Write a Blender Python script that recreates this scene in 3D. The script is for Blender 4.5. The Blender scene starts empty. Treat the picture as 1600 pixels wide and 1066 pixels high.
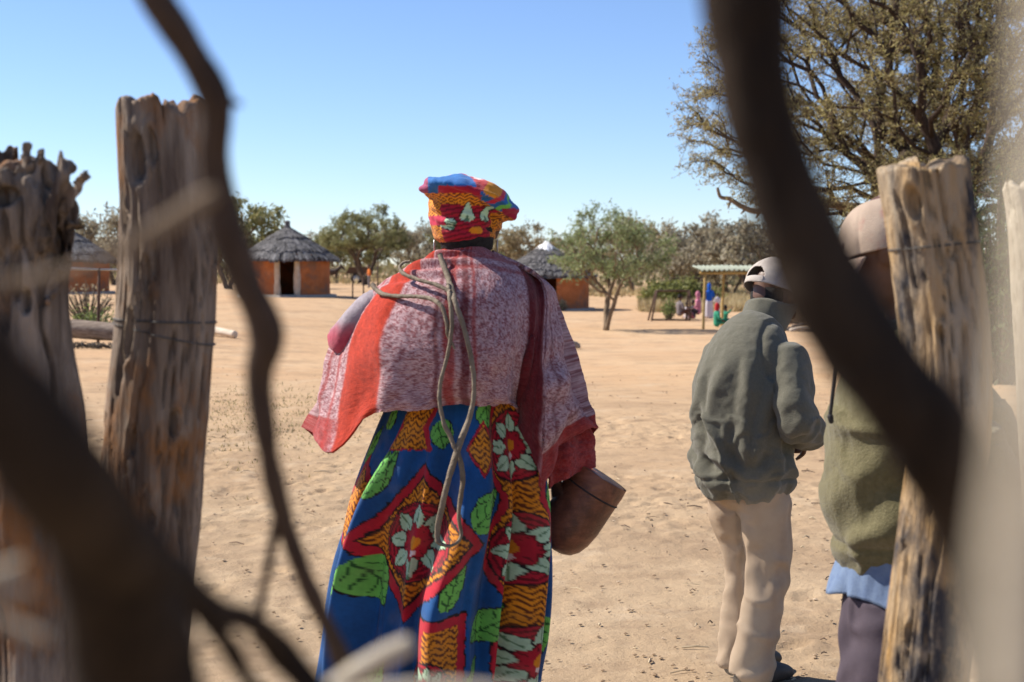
import bpy, math, random
import numpy as np
from mathutils import Vector, Matrix

sc = bpy.context.scene
col = sc.collection
R = math.radians

# ------------------------------------------------------------------ camera
CAM_H = 1.5
PITCH = math.atan(120 / 2222.2)          # horizon sits at row 413 of 1066
FPX = 2222.2                             # 50 mm on a 36 mm sensor, in photo pixels
cd = bpy.data.cameras.new("camera"); cam = bpy.data.objects.new("camera", cd); col.objects.link(cam)
cam.location = (0, 0, CAM_H); cam.rotation_euler = (math.pi / 2 - PITCH, 0, 0)
cd.lens = 50; cd.sensor_width = 36; cd.clip_start = 0.02; cd.clip_end = 4000
cd.dof.use_dof = True; cd.dof.focus_distance = 5.0; cd.dof.aperture_fstop = 5.6; cd.dof.aperture_blades = 0
sc.camera = cam

# ------------------------------------------------------------------ light
SUN_EL = R(44)
SUN_AZ = R(-71)                          # from +Y (view direction) towards the left
sdir = Vector((math.sin(SUN_AZ) * math.cos(SUN_EL), math.cos(SUN_AZ) * math.cos(SUN_EL), math.sin(SUN_EL)))
w = bpy.data.worlds.new("World"); sc.world = w; w.use_nodes = True
wn = w.node_tree.nodes; bg = wn["Background"]
sky = wn.new("ShaderNodeTexSky"); sky.sky_type = 'NISHITA'; sky.sun_disc = False
sky.sun_elevation = SUN_EL; sky.sun_rotation = SUN_AZ
sky.altitude = 1300; sky.air_density = 1.0; sky.dust_density = 0.0; sky.ozone_density = 2.2
wb_ = wn.new('ShaderNodeMix'); wb_.data_type = 'RGBA'; wb_.blend_type = 'MULTIPLY'; wb_.inputs[0].default_value = 1.0; wb_.inputs[7].default_value = (.97, 1.05, 1.27, 1)   # camera white balance, even over the whole sky
w.node_tree.links.new(sky.outputs[0], wb_.inputs[6]); w.node_tree.links.new(wb_.outputs[2], bg.inputs[0]); bg.inputs[1].default_value = 0.075
sd = bpy.data.lights.new("sun", 'SUN'); sun = bpy.data.objects.new("sun", sd); col.objects.link(sun)
sd.energy = 5.0; sd.angle = R(0.55); sd.color = (1.0, 0.93, 0.83)
sun.rotation_euler = sdir.to_track_quat('Z', 'Y').to_euler(); sun.location = (-20, 20, 30)
sc.view_settings.view_transform = 'Standard'; sc.view_settings.look = 'None'
sc.view_settings.exposure = 0.80; sc.view_settings.gamma = 1.0
sc.view_settings.use_curve_mapping = False
sc.cycles.use_denoising = True
sc.cycles.max_bounces = 6; sc.cycles.transparent_max_bounces = 6

# ------------------------------------------------------------------ maths
def smooth(a, b, x):
    t = np.clip((np.asarray(x, float) - a) / (b - a), 0, 1)
    return t * t * (3 - 2 * t)

def _h(ix, iy, iz, seed):
    n = (ix.astype(np.int64) * 374761393 + iy.astype(np.int64) * 668265263 + iz.astype(np.int64) * 2147483647 + seed * 974711) & 0xffffffff
    n = ((n ^ (n >> 13)) * 1274126177) & 0xffffffff
    n = n ^ (n >> 16)
    return (n & 0xffff) / 32767.5 - 1.0

def vn(P, seed=0):
    P = np.asarray(P, float); i = np.floor(P); f = P - i; f = f * f * (3 - 2 * f)
    x, y, z = i[:, 0], i[:, 1], i[:, 2]; r = 0
    for dx in (0, 1):
        for dy in (0, 1):
            for dz in (0, 1):
                wgt = (f[:, 0] if dx else 1 - f[:, 0]) * (f[:, 1] if dy else 1 - f[:, 1]) * (f[:, 2] if dz else 1 - f[:, 2])
                r = r + wgt * _h(x + dx, y + dy, z + dz, seed)
    return r

def fbm(P, o=4, seed=0):
    P = np.asarray(P, float); r = 0; a = 1
    for k in range(o):
        r = r + a * vn(P * 2 ** k, seed + k * 17); a *= 0.5
    return r

def ground_z(x, y):
    x = np.asarray(x, float); y = np.asarray(y, float)
    z = -1.0 * smooth(12, 50, y) * smooth(-9, 1.5, x)
    return z

def ray(px, py):
    d = np.array([(px - 800) / FPX, math.cos(PITCH) + (533 - py) / FPX * math.sin(PITCH), -math.sin(PITCH) + (533 - py) / FPX * math.cos(PITCH)])
    return d

def P(px, py, Y):
    d = ray(px, py); return np.array([0, 0, CAM_H]) + d * (Y / d[1])

def PX(n, Y):                            # n photo pixels at distance Y, in metres
    return n * Y / FPX

def G(px, py):                           # where a pixel meets the ground
    d = ray(px, py); t = 2.0
    while t < 400:
        p = np.array([0, 0, CAM_H]) + d * t
        if p[2] <= float(ground_z(p[0], p[1])): return p
        t += 0.05
    return p

def on_ground(px, Y):
    x = (px - 800) / FPX * Y
    return np.array([x, Y, float(ground_z(x, Y))])

# ------------------------------------------------------------------ meshes
class Acc:
    def __init__(s): s.V = []; s.F = []; s.C = []; s.n = 0
    def add(s, V, F, c=None):
        V = np.asarray(V, float)
        for f in (F if isinstance(F, list) else [F]):
            if len(f): s.F.append(np.asarray(f, int) + s.n)
        s.V.append(V); s.n += len(V)
        if c is not None:
            c = np.asarray(c, float)
            s.C.append(np.tile(c, (len(V), 1)) if c.ndim == 1 else c)
    def verts(s): return np.concatenate(s.V)

def build_mesh(name, V, F, C=None, smooth_=True):
    V = np.asarray(V, float); me = bpy.data.meshes.new(name)
    F = F if isinstance(F, list) else [F]
    byk = {}
    for f in F: byk.setdefault(f.shape[1], []).append(f)
    loops = []; starts = []; pos = 0
    for k, fs in byk.items():
        f = np.concatenate(fs); loops.append(f.ravel()); starts.append(pos + np.arange(len(f)) * k); pos += f.size
    loops = np.concatenate(loops); starts = np.concatenate(starts)
    me.vertices.add(len(V)); me.vertices.foreach_set("co", V.ravel())
    me.loops.add(len(loops)); me.loops.foreach_set("vertex_index", loops.astype(np.int32))
    me.polygons.add(len(starts)); me.polygons.foreach_set("loop_start", starts.astype(np.int32))
    me.update(calc_edges=True); me.validate()
    me.polygons.foreach_set("use_smooth", np.full(len(me.polygons), smooth_, bool))
    if C is not None:
        C = np.asarray(C, float)
        if C.shape[1] == 3: C = np.hstack([C, np.ones((len(C), 1))])
        a = me.color_attributes.new("col", 'FLOAT_COLOR', 'POINT'); a.data.foreach_set("color", C.ravel())
    return me

def ob(name, me, mat=None, parent=None):
    o = bpy.data.objects.new(name, me); col.objects.link(o)
    if mat and me: me.materials.append(mat)
    if parent: o.parent = parent
    return o

def mk(name, acc, mat, parent=None, smooth_=True):
    C = np.concatenate(acc.C) if acc.C else None
    return ob(name, build_mesh(name, acc.verts(), acc.F, C, smooth_), mat, parent)

def tag(o, label, cat, group=None, kind=None):
    o["label"] = label
    if cat: o["category"] = cat
    if group: o["group"] = group
    if kind: o["kind"] = kind
    return o

def empty(name, loc=(0, 0, 0), rz=0, label=None, cat=None, group=None):
    o = bpy.data.objects.new(name, None); col.objects.link(o); o.location = loc; o.rotation_euler = (0, 0, rz)
    o.empty_display_size = 0.1
    if label: tag(o, label, cat, group)
    return o

def copy_tree(o, parent=None):
    c = o.copy(); col.objects.link(c); c.parent = parent
    for ch in list(o.children): copy_tree(ch, c)
    return c

def frames(pts, ref):
    pts = np.asarray(pts, float); t = np.gradient(pts, axis=0); t /= np.linalg.norm(t, axis=1)[:, None] + 1e-12
    S = []; s = np.asarray(ref, float)
    for k in range(len(pts)):
        s = s - t[k] * s.dot(t[k]); n = np.linalg.norm(s)
        if n < 1e-6:
            s = np.cross(t[k], [0.3, 0.9, 0.2]); n = np.linalg.norm(s)
        s = s / n; S.append(s)
    S = np.array(S); return t, S, np.cross(t, S)

def tube(pts, rad, seg=10, ref=(1, 0, 0), cap=0.6):
    pts = np.asarray(pts, float); rad = np.array([(r, r) if np.isscalar(r) else r for r in rad], float)
    t, S, B = frames(pts, ref)
    if cap:
        r0 = rad[0].mean() * cap; r1 = rad[-1].mean() * cap
        pts = np.vstack([pts[0] - t[0] * r0 * .72, pts, pts[-1] + t[-1] * r1 * .72])
        rad = np.vstack([rad[0] * .68, rad, rad[-1] * .68])
        S = np.vstack([S[:1], S, S[-1:]]); B = np.vstack([B[:1], B, B[-1:]])
    n = len(pts); a = np.linspace(0, 2 * np.pi, seg, endpoint=False)
    V = (pts[:, None] + S[:, None] * (rad[:, 0, None] * np.cos(a))[:, :, None] + B[:, None] * (rad[:, 1, None] * np.sin(a))[:, :, None]).reshape(-1, 3)
    i = np.arange(n - 1)[:, None] * seg; j = np.arange(seg)[None]; j2 = (j + 1) % seg
    Q = np.stack([i + j, i + j2, i + seg + j2, i + seg + j], -1).reshape(-1, 4)
    e0 = pts[0] - t[0] * rad[0].mean() * .25 * (1 if cap else 0); e1 = pts[-1] + t[-1] * rad[-1].mean() * .25 * (1 if cap else 0)
    V = np.vstack([V, e0, e1]); m = n * seg; jj = np.arange(seg); jn = (jj + 1) % seg
    T = np.vstack([np.stack([jn, jj, np.full(seg, m)], -1), np.stack([(n - 1) * seg + jj, (n - 1) * seg + jn, np.full(seg, m + 1)], -1)])
    return V, [Q, T]

def box(c, s, rz=0):
    c = np.asarray(c, float); s = np.asarray(s, float) / 2
    V = np.array([[x, y, z] for x in (-1, 1) for y in (-1, 1) for z in (-1, 1)]) * s
    if rz: V = V @ np.array([[math.cos(rz), math.sin(rz), 0], [-math.sin(rz), math.cos(rz), 0], [0, 0, 1]])
    return V + c, np.array([[0, 1, 3, 2], [4, 6, 7, 5], [0, 4, 5, 1], [2, 3, 7, 6], [0, 2, 6, 4], [1, 5, 7, 3]])

def beam(a, b, wd, hd=None):
    return tube([a, b], [(wd / 2 * 1.414, (hd or wd) / 2 * 1.414)] * 2, 4, ref=(0.7, 0.7, 0.01), cap=0)

def cr(pts, n):                          # Catmull-Rom through points, n samples per span
    pts = np.asarray(pts, float); p = np.vstack([2 * pts[0] - pts[1], pts, 2 * pts[-1] - pts[-2]]); out = []
    for k in range(len(pts) - 1):
        t = np.linspace(0, 1, n, endpoint=False)[:, None]; a, b, c, d = p[k:k + 4]
        out.append(.5 * (2 * b + (c - a) * t + (2 * a - 5 * b + 4 * c - d) * t ** 2 + (3 * b - a - 3 * c + d) * t ** 3))
    return np.vstack(out + [pts[-1:]])

def cr1(v, n): return cr(np.asarray(v, float).reshape(-1, 1), n)[:, 0]

def remesh(acc, voxel, smooth_iter=4):   # joins overlapping closed shapes into one continuous skin
    me = build_mesh("tmp", acc.verts(), acc.F); o = ob("tmp", me)
    m = o.modifiers.new("r", 'REMESH'); m.mode = 'VOXEL'; m.voxel_size = voxel
    if smooth_iter:
        s = o.modifiers.new("s", 'SMOOTH'); s.iterations = smooth_iter; s.factor = 0.5
    dg = bpy.context.evaluated_depsgraph_get(); dg.update()
    m2 = bpy.data.meshes.new_from_object(o.evaluated_get(dg))
    n = len(m2.vertices); V = np.empty(n * 3); m2.vertices.foreach_get("co", V)
    lt = np.empty(len(m2.polygons), np.int32); m2.polygons.foreach_get("loop_total", lt)
    ls = np.empty(len(m2.polygons), np.int32); m2.polygons.foreach_get("loop_start", ls)
    vi = np.empty(len(m2.loops), np.int32); m2.loops.foreach_get("vertex_index", vi)
    F = [vi[ls[lt == k][:, None] + np.arange(k)] for k in (3, 4) if (lt == k).any()]
    bpy.data.objects.remove(o); bpy.data.meshes.remove(me); bpy.data.meshes.remove(m2)
    return V.reshape(-1, 3), F

def vnormals(V, F):
    N = np.zeros_like(V)
    for f in F:
        n = np.cross(V[f[:, 2]] - V[f[:, 0]], V[f[:, -1]] - V[f[:, 1]])
        for k in range(f.shape[1]): np.add.at(N, f[:, k], n)
    return N / (np.linalg.norm(N, axis=1)[:, None] + 1e-12)

# ------------------------------------------------------------------ materials
def mat_new(name):
    m = bpy.data.materials.new(name); m.use_nodes = True; nt = m.node_tree
    return m, nt, nt.nodes["Principled BSDF"]

def mat(name, c1, c2=None, scale=6, rough=.85, bump=0, stretch=(1, 1, 1), attr=False, trans=0, detail=6, c3=None, s3=2, spec=.25, bscale=None, sheen=0, lo=.35, hi=.65, metal=0):
    m, nt, b = mat_new(name); N = nt.nodes; L = nt.links
    b.inputs["Roughness"].default_value = rough; b.inputs["Specular IOR Level"].default_value = spec; b.inputs["Metallic"].default_value = metal
    if sheen: b.inputs["Sheen Weight"].default_value = sheen; b.inputs["Sheen Roughness"].default_value = .5
    tc = N.new("ShaderNodeTexCoord"); mp = N.new("ShaderNodeMapping"); mp.inputs["Scale"].default_value = stretch
    L.new(tc.outputs["Object"], mp.inputs[0])
    def noise(s, d=detail):
        n = N.new("ShaderNodeTexNoise"); n.inputs["Scale"].default_value = s; n.inputs["Detail"].default_value = d; n.inputs["Roughness"].default_value = .62
        L.new(mp.outputs[0], n.inputs[0]); return n
    def mix(fac, a, bb, typ='MIX'):
        x = N.new("ShaderNodeMix"); x.data_type = 'RGBA'; x.blend_type = typ
        if hasattr(fac, "links"): L.new(fac, x.inputs[0])
        else: x.inputs[0].default_value = fac
        for v, s in ((a, x.inputs[6]), (bb, x.inputs[7])):
            if hasattr(v, "links"): L.new(v, s)
            else: s.default_value = (*v, 1)
        return x.outputs[2]
    def ramp(src, l, h):
        r = N.new("ShaderNodeMapRange"); r.inputs[1].default_value = l; r.inputs[2].default_value = h; L.new(src, r.inputs[0]); return r.outputs[0]
    n1 = noise(scale); out = mix(ramp(n1.outputs[0], lo, hi), c1, c2 or c1)
    if c3:
        n3 = noise(s3)
        if stretch != (1, 1, 1):
            m3 = N.new('ShaderNodeMapping'); m3.inputs['Scale'].default_value = (1, 1, .6); L.new(tc.outputs['Object'], m3.inputs[0]); L.new(m3.outputs[0], n3.inputs[0])
        out = mix(ramp(n3.outputs[0], .5, .62), out, c3)
    if attr:
        at = N.new("ShaderNodeAttribute"); at.attribute_name = "col"; out = mix(1.0, out, at.outputs[0], 'MULTIPLY')
    L.new(out, b.inputs["Base Color"])
    if bump:
        nb = noise(bscale or scale * 3); bp = N.new("ShaderNodeBump"); bp.inputs["Strength"].default_value = min(1, bump * 1.0); bp.inputs["Distance"].default_value = .02
        L.new(nb.outputs[0], bp.inputs["Height"]); L.new(bp.outputs[0], b.inputs["Normal"])
    if trans:
        t = N.new("ShaderNodeBsdfTranslucent"); L.new(out, t.inputs[0]); ms = N.new("ShaderNodeMixShader"); ms.inputs[0].default_value = trans
        L.new(b.outputs[0], ms.inputs[1]); L.new(t.outputs[0], ms.inputs[2]); L.new(ms.outputs[0], N["Material Output"].inputs[0])
    return m

WHITE = (1, 1, 1)
M = {}
M['leaf'] = mat("leaf", WHITE, (.8, .8, .75), 3, .6, attr=True, trans=.4)
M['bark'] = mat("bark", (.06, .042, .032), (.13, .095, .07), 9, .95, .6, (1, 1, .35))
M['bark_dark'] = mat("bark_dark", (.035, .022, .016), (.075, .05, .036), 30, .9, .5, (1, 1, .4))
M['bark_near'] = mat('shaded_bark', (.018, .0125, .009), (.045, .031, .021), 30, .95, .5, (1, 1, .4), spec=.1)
M['bark_tan'] = mat('tan_bark', (.15, .105, .065), (.24, .175, .115), 9, .95, .6, (1, 1, .35))
M['bark_pale'] = mat("bark_pale", (.36, .3, .22), (.5, .44, .34), 30, .9, .3)
M['postwood'] = mat("weathered_wood", (.085, .055, .038), (.31, .24, .18), 5, .85, .9, (5, 5, .5), c3=(.24, .11, .04), s3=8, bscale=12, lo=.36, hi=.64)
M['postwood2'] = mat("bleached_wood", (.40, .235, .085), (.33, .275, .205), 4, .85, .9, (4, 4, .6), c3=(.05, .046, .048), s3=9, bscale=12)
M['stump'] = mat("gnarled_wood", (.07, .046, .032), (.30, .235, .18), 6, .9, .9, (5, 5, .8), c3=(.25, .11, .04), s3=8, bscale=14)
M['metal'] = mat("galvanised", (.55, .55, .53), (.4, .39, .37), 20, .4, spec=.5, metal=.7)
M['rust'] = mat("rusty_steel", (.07, .045, .035), (.13, .075, .05), 20, .7, metal=.2)
M['wire'] = mat("dark_wire", (.05, .045, .04), (.1, .09, .08), 30, .6)
M['skin'] = mat("skin", (.085, .038, .022), (.12, .055, .033), 18, .5, .05, spec=.4)
M['hair'] = mat("hair", (.012, .01, .009), (.03, .026, .024), 90, .8, .6)
M['thatch'] = mat("grey_thatch", (.075, .07, .068), (.2, .19, .185), 10, .95, .8, (1, 1, .4), attr=True)
M['mud'] = mat("orange_mud", (.38, .115, .035), (.50, .17, .06), 3, .95, .4, c3=(.27, .125, .07), s3=1.3, bscale=18)
M['plaster'] = mat("pale_plaster", (.50, .36, .24), (.6, .47, .34), 5, .95, .3)
M['cement'] = mat("cement", (.35, .29, .23), (.45, .38, .31), 5, .95, .3)
M['cloth'] = mat("printed_cotton", WHITE, (.86, .86, .88), 60, .8, .12, attr=True, sheen=.1, bscale=420)
M['wool'] = mat("brushed_wool", WHITE, (.72, .68, .7), 55, .95, .22, attr=True, sheen=.12, bscale=260, spec=.1)
M['leather'] = mat("dry_leather", (.13, .098, .065), (.25, .2, .14), 14, .7, .4)
M['fleece'] = mat("fleece", (.106, .101, .074), (.128, .121, .09), 130, .95, .35, sheen=.2, bscale=260, spec=.1)
M['olive'] = mat("olive_wool", (.115, .10, .048), (.155, .135, .068), 90, .95, .4, sheen=.2, bscale=200, spec=.1)
M['khaki'] = mat("khaki_twill", (.31, .225, .15), (.38, .285, .195), 9, .85, .15, bscale=300)
M['purple'] = mat("dark_plum_twill", (.055, .042, .055), (.075, .058, .072), 9, .8, .15, bscale=300)
M['denim'] = mat("blue_chambray", (.105, .15, .25), (.145, .20, .30), 40, .85, .2, bscale=300)
M['capgrey'] = mat("grey_cotton", (.36, .31, .27), (.43, .38, .33), 20, .85, .2, bscale=300)
M['captan'] = mat("faded_tan_cotton", (.33, .25, .19), (.40, .31, .235), 12, .85, .2, c3=(.33, .15, .12), s3=9, bscale=300)
M['vessel'] = mat("carved_wood", (.15, .05, .024), (.25, .095, .05), 8, .42, .25, (2, 2, 8), c3=(.10, .035, .02), s3=12, spec=.5)
M['shoe'] = mat("shoe_leather", (.03, .022, .018), (.05, .038, .03), 14, .6)
M['pen'] = mat("red_brown_plastic", (.16, .05, .045), (.2, .07, .06), 10, .4)
M['black'] = mat("black_cord", (.02, .02, .02), (.035, .03, .03), 30, .7)
M['pole'] = mat("yellow_pole", (.42, .28, .10), (.52, .37, .16), 12, .85, .3, (1, 1, .3))
M['iron'] = mat("corrugated_iron", (.22, .25, .19), (.33, .35, .27), 4, .7, spec=.4)
M['rock'] = mat("stone", (.22, .17, .13), (.33, .27, .21), 6, .95, .6)
M['log'] = mat("grey_log", (.16, .115, .085), (.30, .24, .19), 7, .95, .7, (.4, 3, 3))
M['palelog'] = mat("pale_log", (.55, .45, .34), (.66, .57, .45), 7, .9, .4)
M['hide'] = mat("dark_hide", (.05, .036, .03), (.085, .06, .048), 5, .8, .1)
M['plastic'] = mat("white_sheet", (.75, .75, .73), (.8, .8, .8), 5, .5)
M['litter'] = mat("litter", WHITE, (.8, .8, .8), 30, .95, attr=True)
M['straw'] = mat("straw", WHITE, (.85, .85, .8), 5, .9, attr=True, trans=.25)
def cloth(name, c): return mat(name, c, tuple(x * .85 for x in c), 30, .9, .2)

def ground_material():
    m, nt, b = mat_new("sand"); N = nt.nodes; L = nt.links
    b.inputs["Roughness"].default_value = .97; b.inputs['Sheen Weight'].default_value = .0; b.inputs["Specular IOR Level"].default_value = .1
    tc = N.new("ShaderNodeTexCoord")
    def noise(s, d=8, r=.6):
        n = N.new("ShaderNodeTexNoise"); n.inputs["Scale"].default_value = s; n.inputs["Detail"].default_value = d; n.inputs["Roughness"].default_value = r
        L.new(tc.outputs["Object"], n.inputs[0]); return n.outputs[0]
    def rng(src, l, h, a=0, z=1):
        r = N.new("ShaderNodeMapRange"); r.inputs[1].default_value = l; r.inputs[2].default_value = h; r.inputs[3].default_value = a; r.inputs[4].default_value = z; L.new(src, r.inputs[0]); return r.outputs[0]
    def mix(f, a, c, typ='MIX'):
        x = N.new("ShaderNodeMix"); x.data_type = 'RGBA'; x.blend_type = typ; L.new(f, x.inputs[0])
        for v, s in ((a, x.inputs[6]), (c, x.inputs[7])):
            if hasattr(v, "links"): L.new(v, s)
            else: s.default_value = (*v, 1)
        return x.outputs[2]
    sep = N.new("ShaderNodeSeparateXYZ"); L.new(tc.outputs["Object"], sep.inputs[0])
    near = mix(rng(noise(1.3), .35, .65), (.32, .226, .138), (.41, .302, .19))
    far = mix(rng(noise(.22), .35, .65), (.45, .285, .158), (.50, .345, .205))
    add = N.new("ShaderNodeMath"); add.operation = 'ADD'; L.new(sep.outputs[1], add.inputs[0])
    mul = N.new("ShaderNodeMath"); mul.operation = 'MULTIPLY'; mul.inputs[1].default_value = 14; L.new(noise(.13, 3), mul.inputs[0]); L.new(mul.outputs[0], add.inputs[1])
    base = mix(rng(add.outputs[0], 13, 30), near, far)
    speck = noise(38, 5, .7)
    base = mix(rng(speck, .60, .72, 0, .5), base, (.17, .115, .075))
    patch = noise(4.5, 6, .65); base = mix(rng(patch, .52, .68, 0, .55), base, (.22, .15, .095))
    soil = noise(.75, 5, .6); base = mix(rng(soil, .50, .64, 0, .45), base, (.245, .165, .10)); pale = noise(1.9, 5, .65); base = mix(rng(pale, .56, .68, 0, .5), base, (.47, .365, .25))
    L.new(base, b.inputs["Base Color"])
    bp = N.new("ShaderNodeBump"); bp.inputs["Strength"].default_value = .8; bp.inputs["Distance"].default_value = .016
    L.new(noise(26, 8, .7), bp.inputs["Height"]); L.new(bp.outputs[0], b.inputs["Normal"])
    return m
M['sand'] = ground_material()

# ------------------------------------------------------------------ ground
def axis(a, b, fine, lo, hi):
    v = list(np.arange(a, b, fine)); s = fine
    while v[-1] < hi: s *= 1.14; v.append(v[-1] + s)
    s = fine; out = [a]
    while out[-1] > lo: s *= 1.14; out.append(out[-1] - s)
    return np.array(sorted(out[1:]) + v)
xs = axis(-4.2, 4.6, .024, -900, 900); ys = axis(4.3, 14.5, .026, -60, 1500)
# keep rows below a metre apart as far as the huts
extra = np.arange(15, 110, .5); ys = np.array(sorted(set(np.round(np.concatenate([ys, extra]), 3))))
X, Yg = np.meshgrid(xs, ys); x = X.ravel(); y = Yg.ravel()
q = np.stack([x, y, np.zeros_like(x)], 1)
rel = .005 * fbm(q * 2.1, 3, 5) + .0085 * fbm(q * 11, 3, 9)
pit = vn(q * np.array([4.2, 3.4, 1]), 31); rel -= .013 * smooth(.35, .75, pit)       # scuffed footprints
rel += .0085 * smooth(.1, 1.1, fbm(q * 17, 2, 77))
fr = np.random.RandomState(3)
sel = (y > 4.4) & (y < 15) & (np.abs(x) < 4.5); xs_, ys_ = x[sel], y[sel]; add_ = np.zeros(sel.sum())
for k in range(150):
    cx, cy = fr.uniform(-3.6, 4), 4.8 + 8.5 * fr.rand() ** 1.3; an = fr.normal() * .5; L0, W0 = (.135, .05) if k % 3 else (.06, .05)
    dx, dy = xs_ - cx, ys_ - cy; u = dx * math.sin(an) + dy * math.cos(an); v = dx * math.cos(an) - dy * math.sin(an); rr = np.sqrt((u / L0) ** 2 + (v / (W0 * (1 + .25 * u / L0))) ** 2)
    add_ += -.014 * (1 - smooth(.75, 1.05, rr)) + .007 * np.exp(-((rr - 1.2) / .16) ** 2)
rel[sel] += add_
rel *= .4 + .85 * smooth(-.5, .5, fbm(q * .55, 3, 41))
near = smooth(3.4, 4.6, y) * (1 - smooth(13, 16, y)) * smooth(-4.4, -3.6, x) * (1 - smooth(3.9, 4.7, x))
z = ground_z(x, y) + rel * near - .012
nx = len(xs); i = np.arange(len(ys) - 1)[:, None] * nx; j = np.arange(nx - 1)[None]
Fq = np.stack([i + j, i + j + 1, i + nx + j + 1, i + nx + j], -1).reshape(-1, 4)
g = ob("ground", build_mesh("ground", np.stack([x, y, z], 1), Fq), M['sand']); g["kind"] = "structure"
g["label"] = "pale sandy yard scuffed by feet and hooves"

rs = np.random.RandomState(4)
def scatter_litter():
    A = Acc()
    ico = np.array([[0, 0, 1], [.9, 0, .25], [.28, .85, .25], [-.72, .53, .25], [-.72, -.53, .25], [.28, -.85, .25], [0, 0, -.6]])
    T = np.array([[0, 1, 2], [0, 2, 3], [0, 3, 4], [0, 4, 5], [0, 5, 1], [6, 2, 1], [6, 3, 2], [6, 4, 3], [6, 5, 4], [6, 1, 5]])
    for k in range(11000):
        yy = 4.8 + 17 * rs.rand() ** 1.5; xx = (rs.rand() - .5) * (yy * .85 + .6)
        cl = vn(np.array([[xx * 1.1, yy * .8, 3]]), 8)[0]
        if rs.rand() > .45 + .6 * cl: continue
        s = .0025 + .008 * rs.rand() ** 4; s *= 1 + .03 * yy
        V = ico * (1 + .35 * (rs.rand(7, 1) - .5)) * s * np.array([1.2, 1, .6])
        c = np.array([(.34, .24, .15), (.28, .19, .115), (.15, .105, .07), (.42, .32, .22)][rs.choice(4, p=[.45, .32, .10, .13])])
        A.add(V + [xx, yy, float(ground_z(xx, yy)) + s * .05 - .004], T, c)
    for k in range(650):                 # chips of bark, twigs and straw
        yy = 4.8 + 12 * rs.rand() ** 1.4; xx = (rs.rand() - .5) * (yy * .85 + .6)
        if vn(np.array([[xx * .9, yy * .7, 9]]), 3)[0] < -.1 and rs.rand() < .8: continue
        a = rs.rand() * 6.28; ln = .012 + .05 * rs.rand() ** 2; d = np.array([math.cos(a), math.sin(a), 0]); nrm = np.array([-d[1], d[0], 0])
        p = np.array([xx, yy, float(ground_z(xx, yy)) - .003]); wd = .0015 + .003 * rs.rand()
        mid = p + nrm * ln * .2 * (rs.rand() - .5) + [0, 0, .008 * rs.rand() + .003]
        V, F = tube([p - d * ln, mid, p + d * ln], [wd, wd, wd * .5], 4, ref=nrm, cap=0)
        A.add(V, F, [(.10, .07, .05), (.5, .4, .26), (.22, .15, .1)][rs.choice(3, p=[.4, .35, .25])])
    o = mk("ground_litter", A, M['litter'], smooth_=False); tag(o, "small clods, bark chips and bits of straw on the sand", "litter", kind="stuff")
scatter_litter()

# ------------------------------------------------------------------ trees
def leaf_quads(C, ln, wd, rs_, up=0.0):
    n = len(C); d = rs_.normal(size=(n, 3)); d[:, 2] += up; d /= np.linalg.norm(d, axis=1)[:, None]
    s = np.cross(d, rs_.normal(size=(n, 3))); s /= np.linalg.norm(s, axis=1)[:, None] + 1e-9
    l = (ln * (.6 + .8 * rs_.rand(n)))[:, None]; w_ = (wd * (.6 + .8 * rs_.rand(n)))[:, None]
    V = np.stack([C - d * l, C + s * w_, C + d * l, C - s * w_], 1).reshape(-1, 3)
    return V, np.arange(4 * n).reshape(-1, 4)

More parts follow.
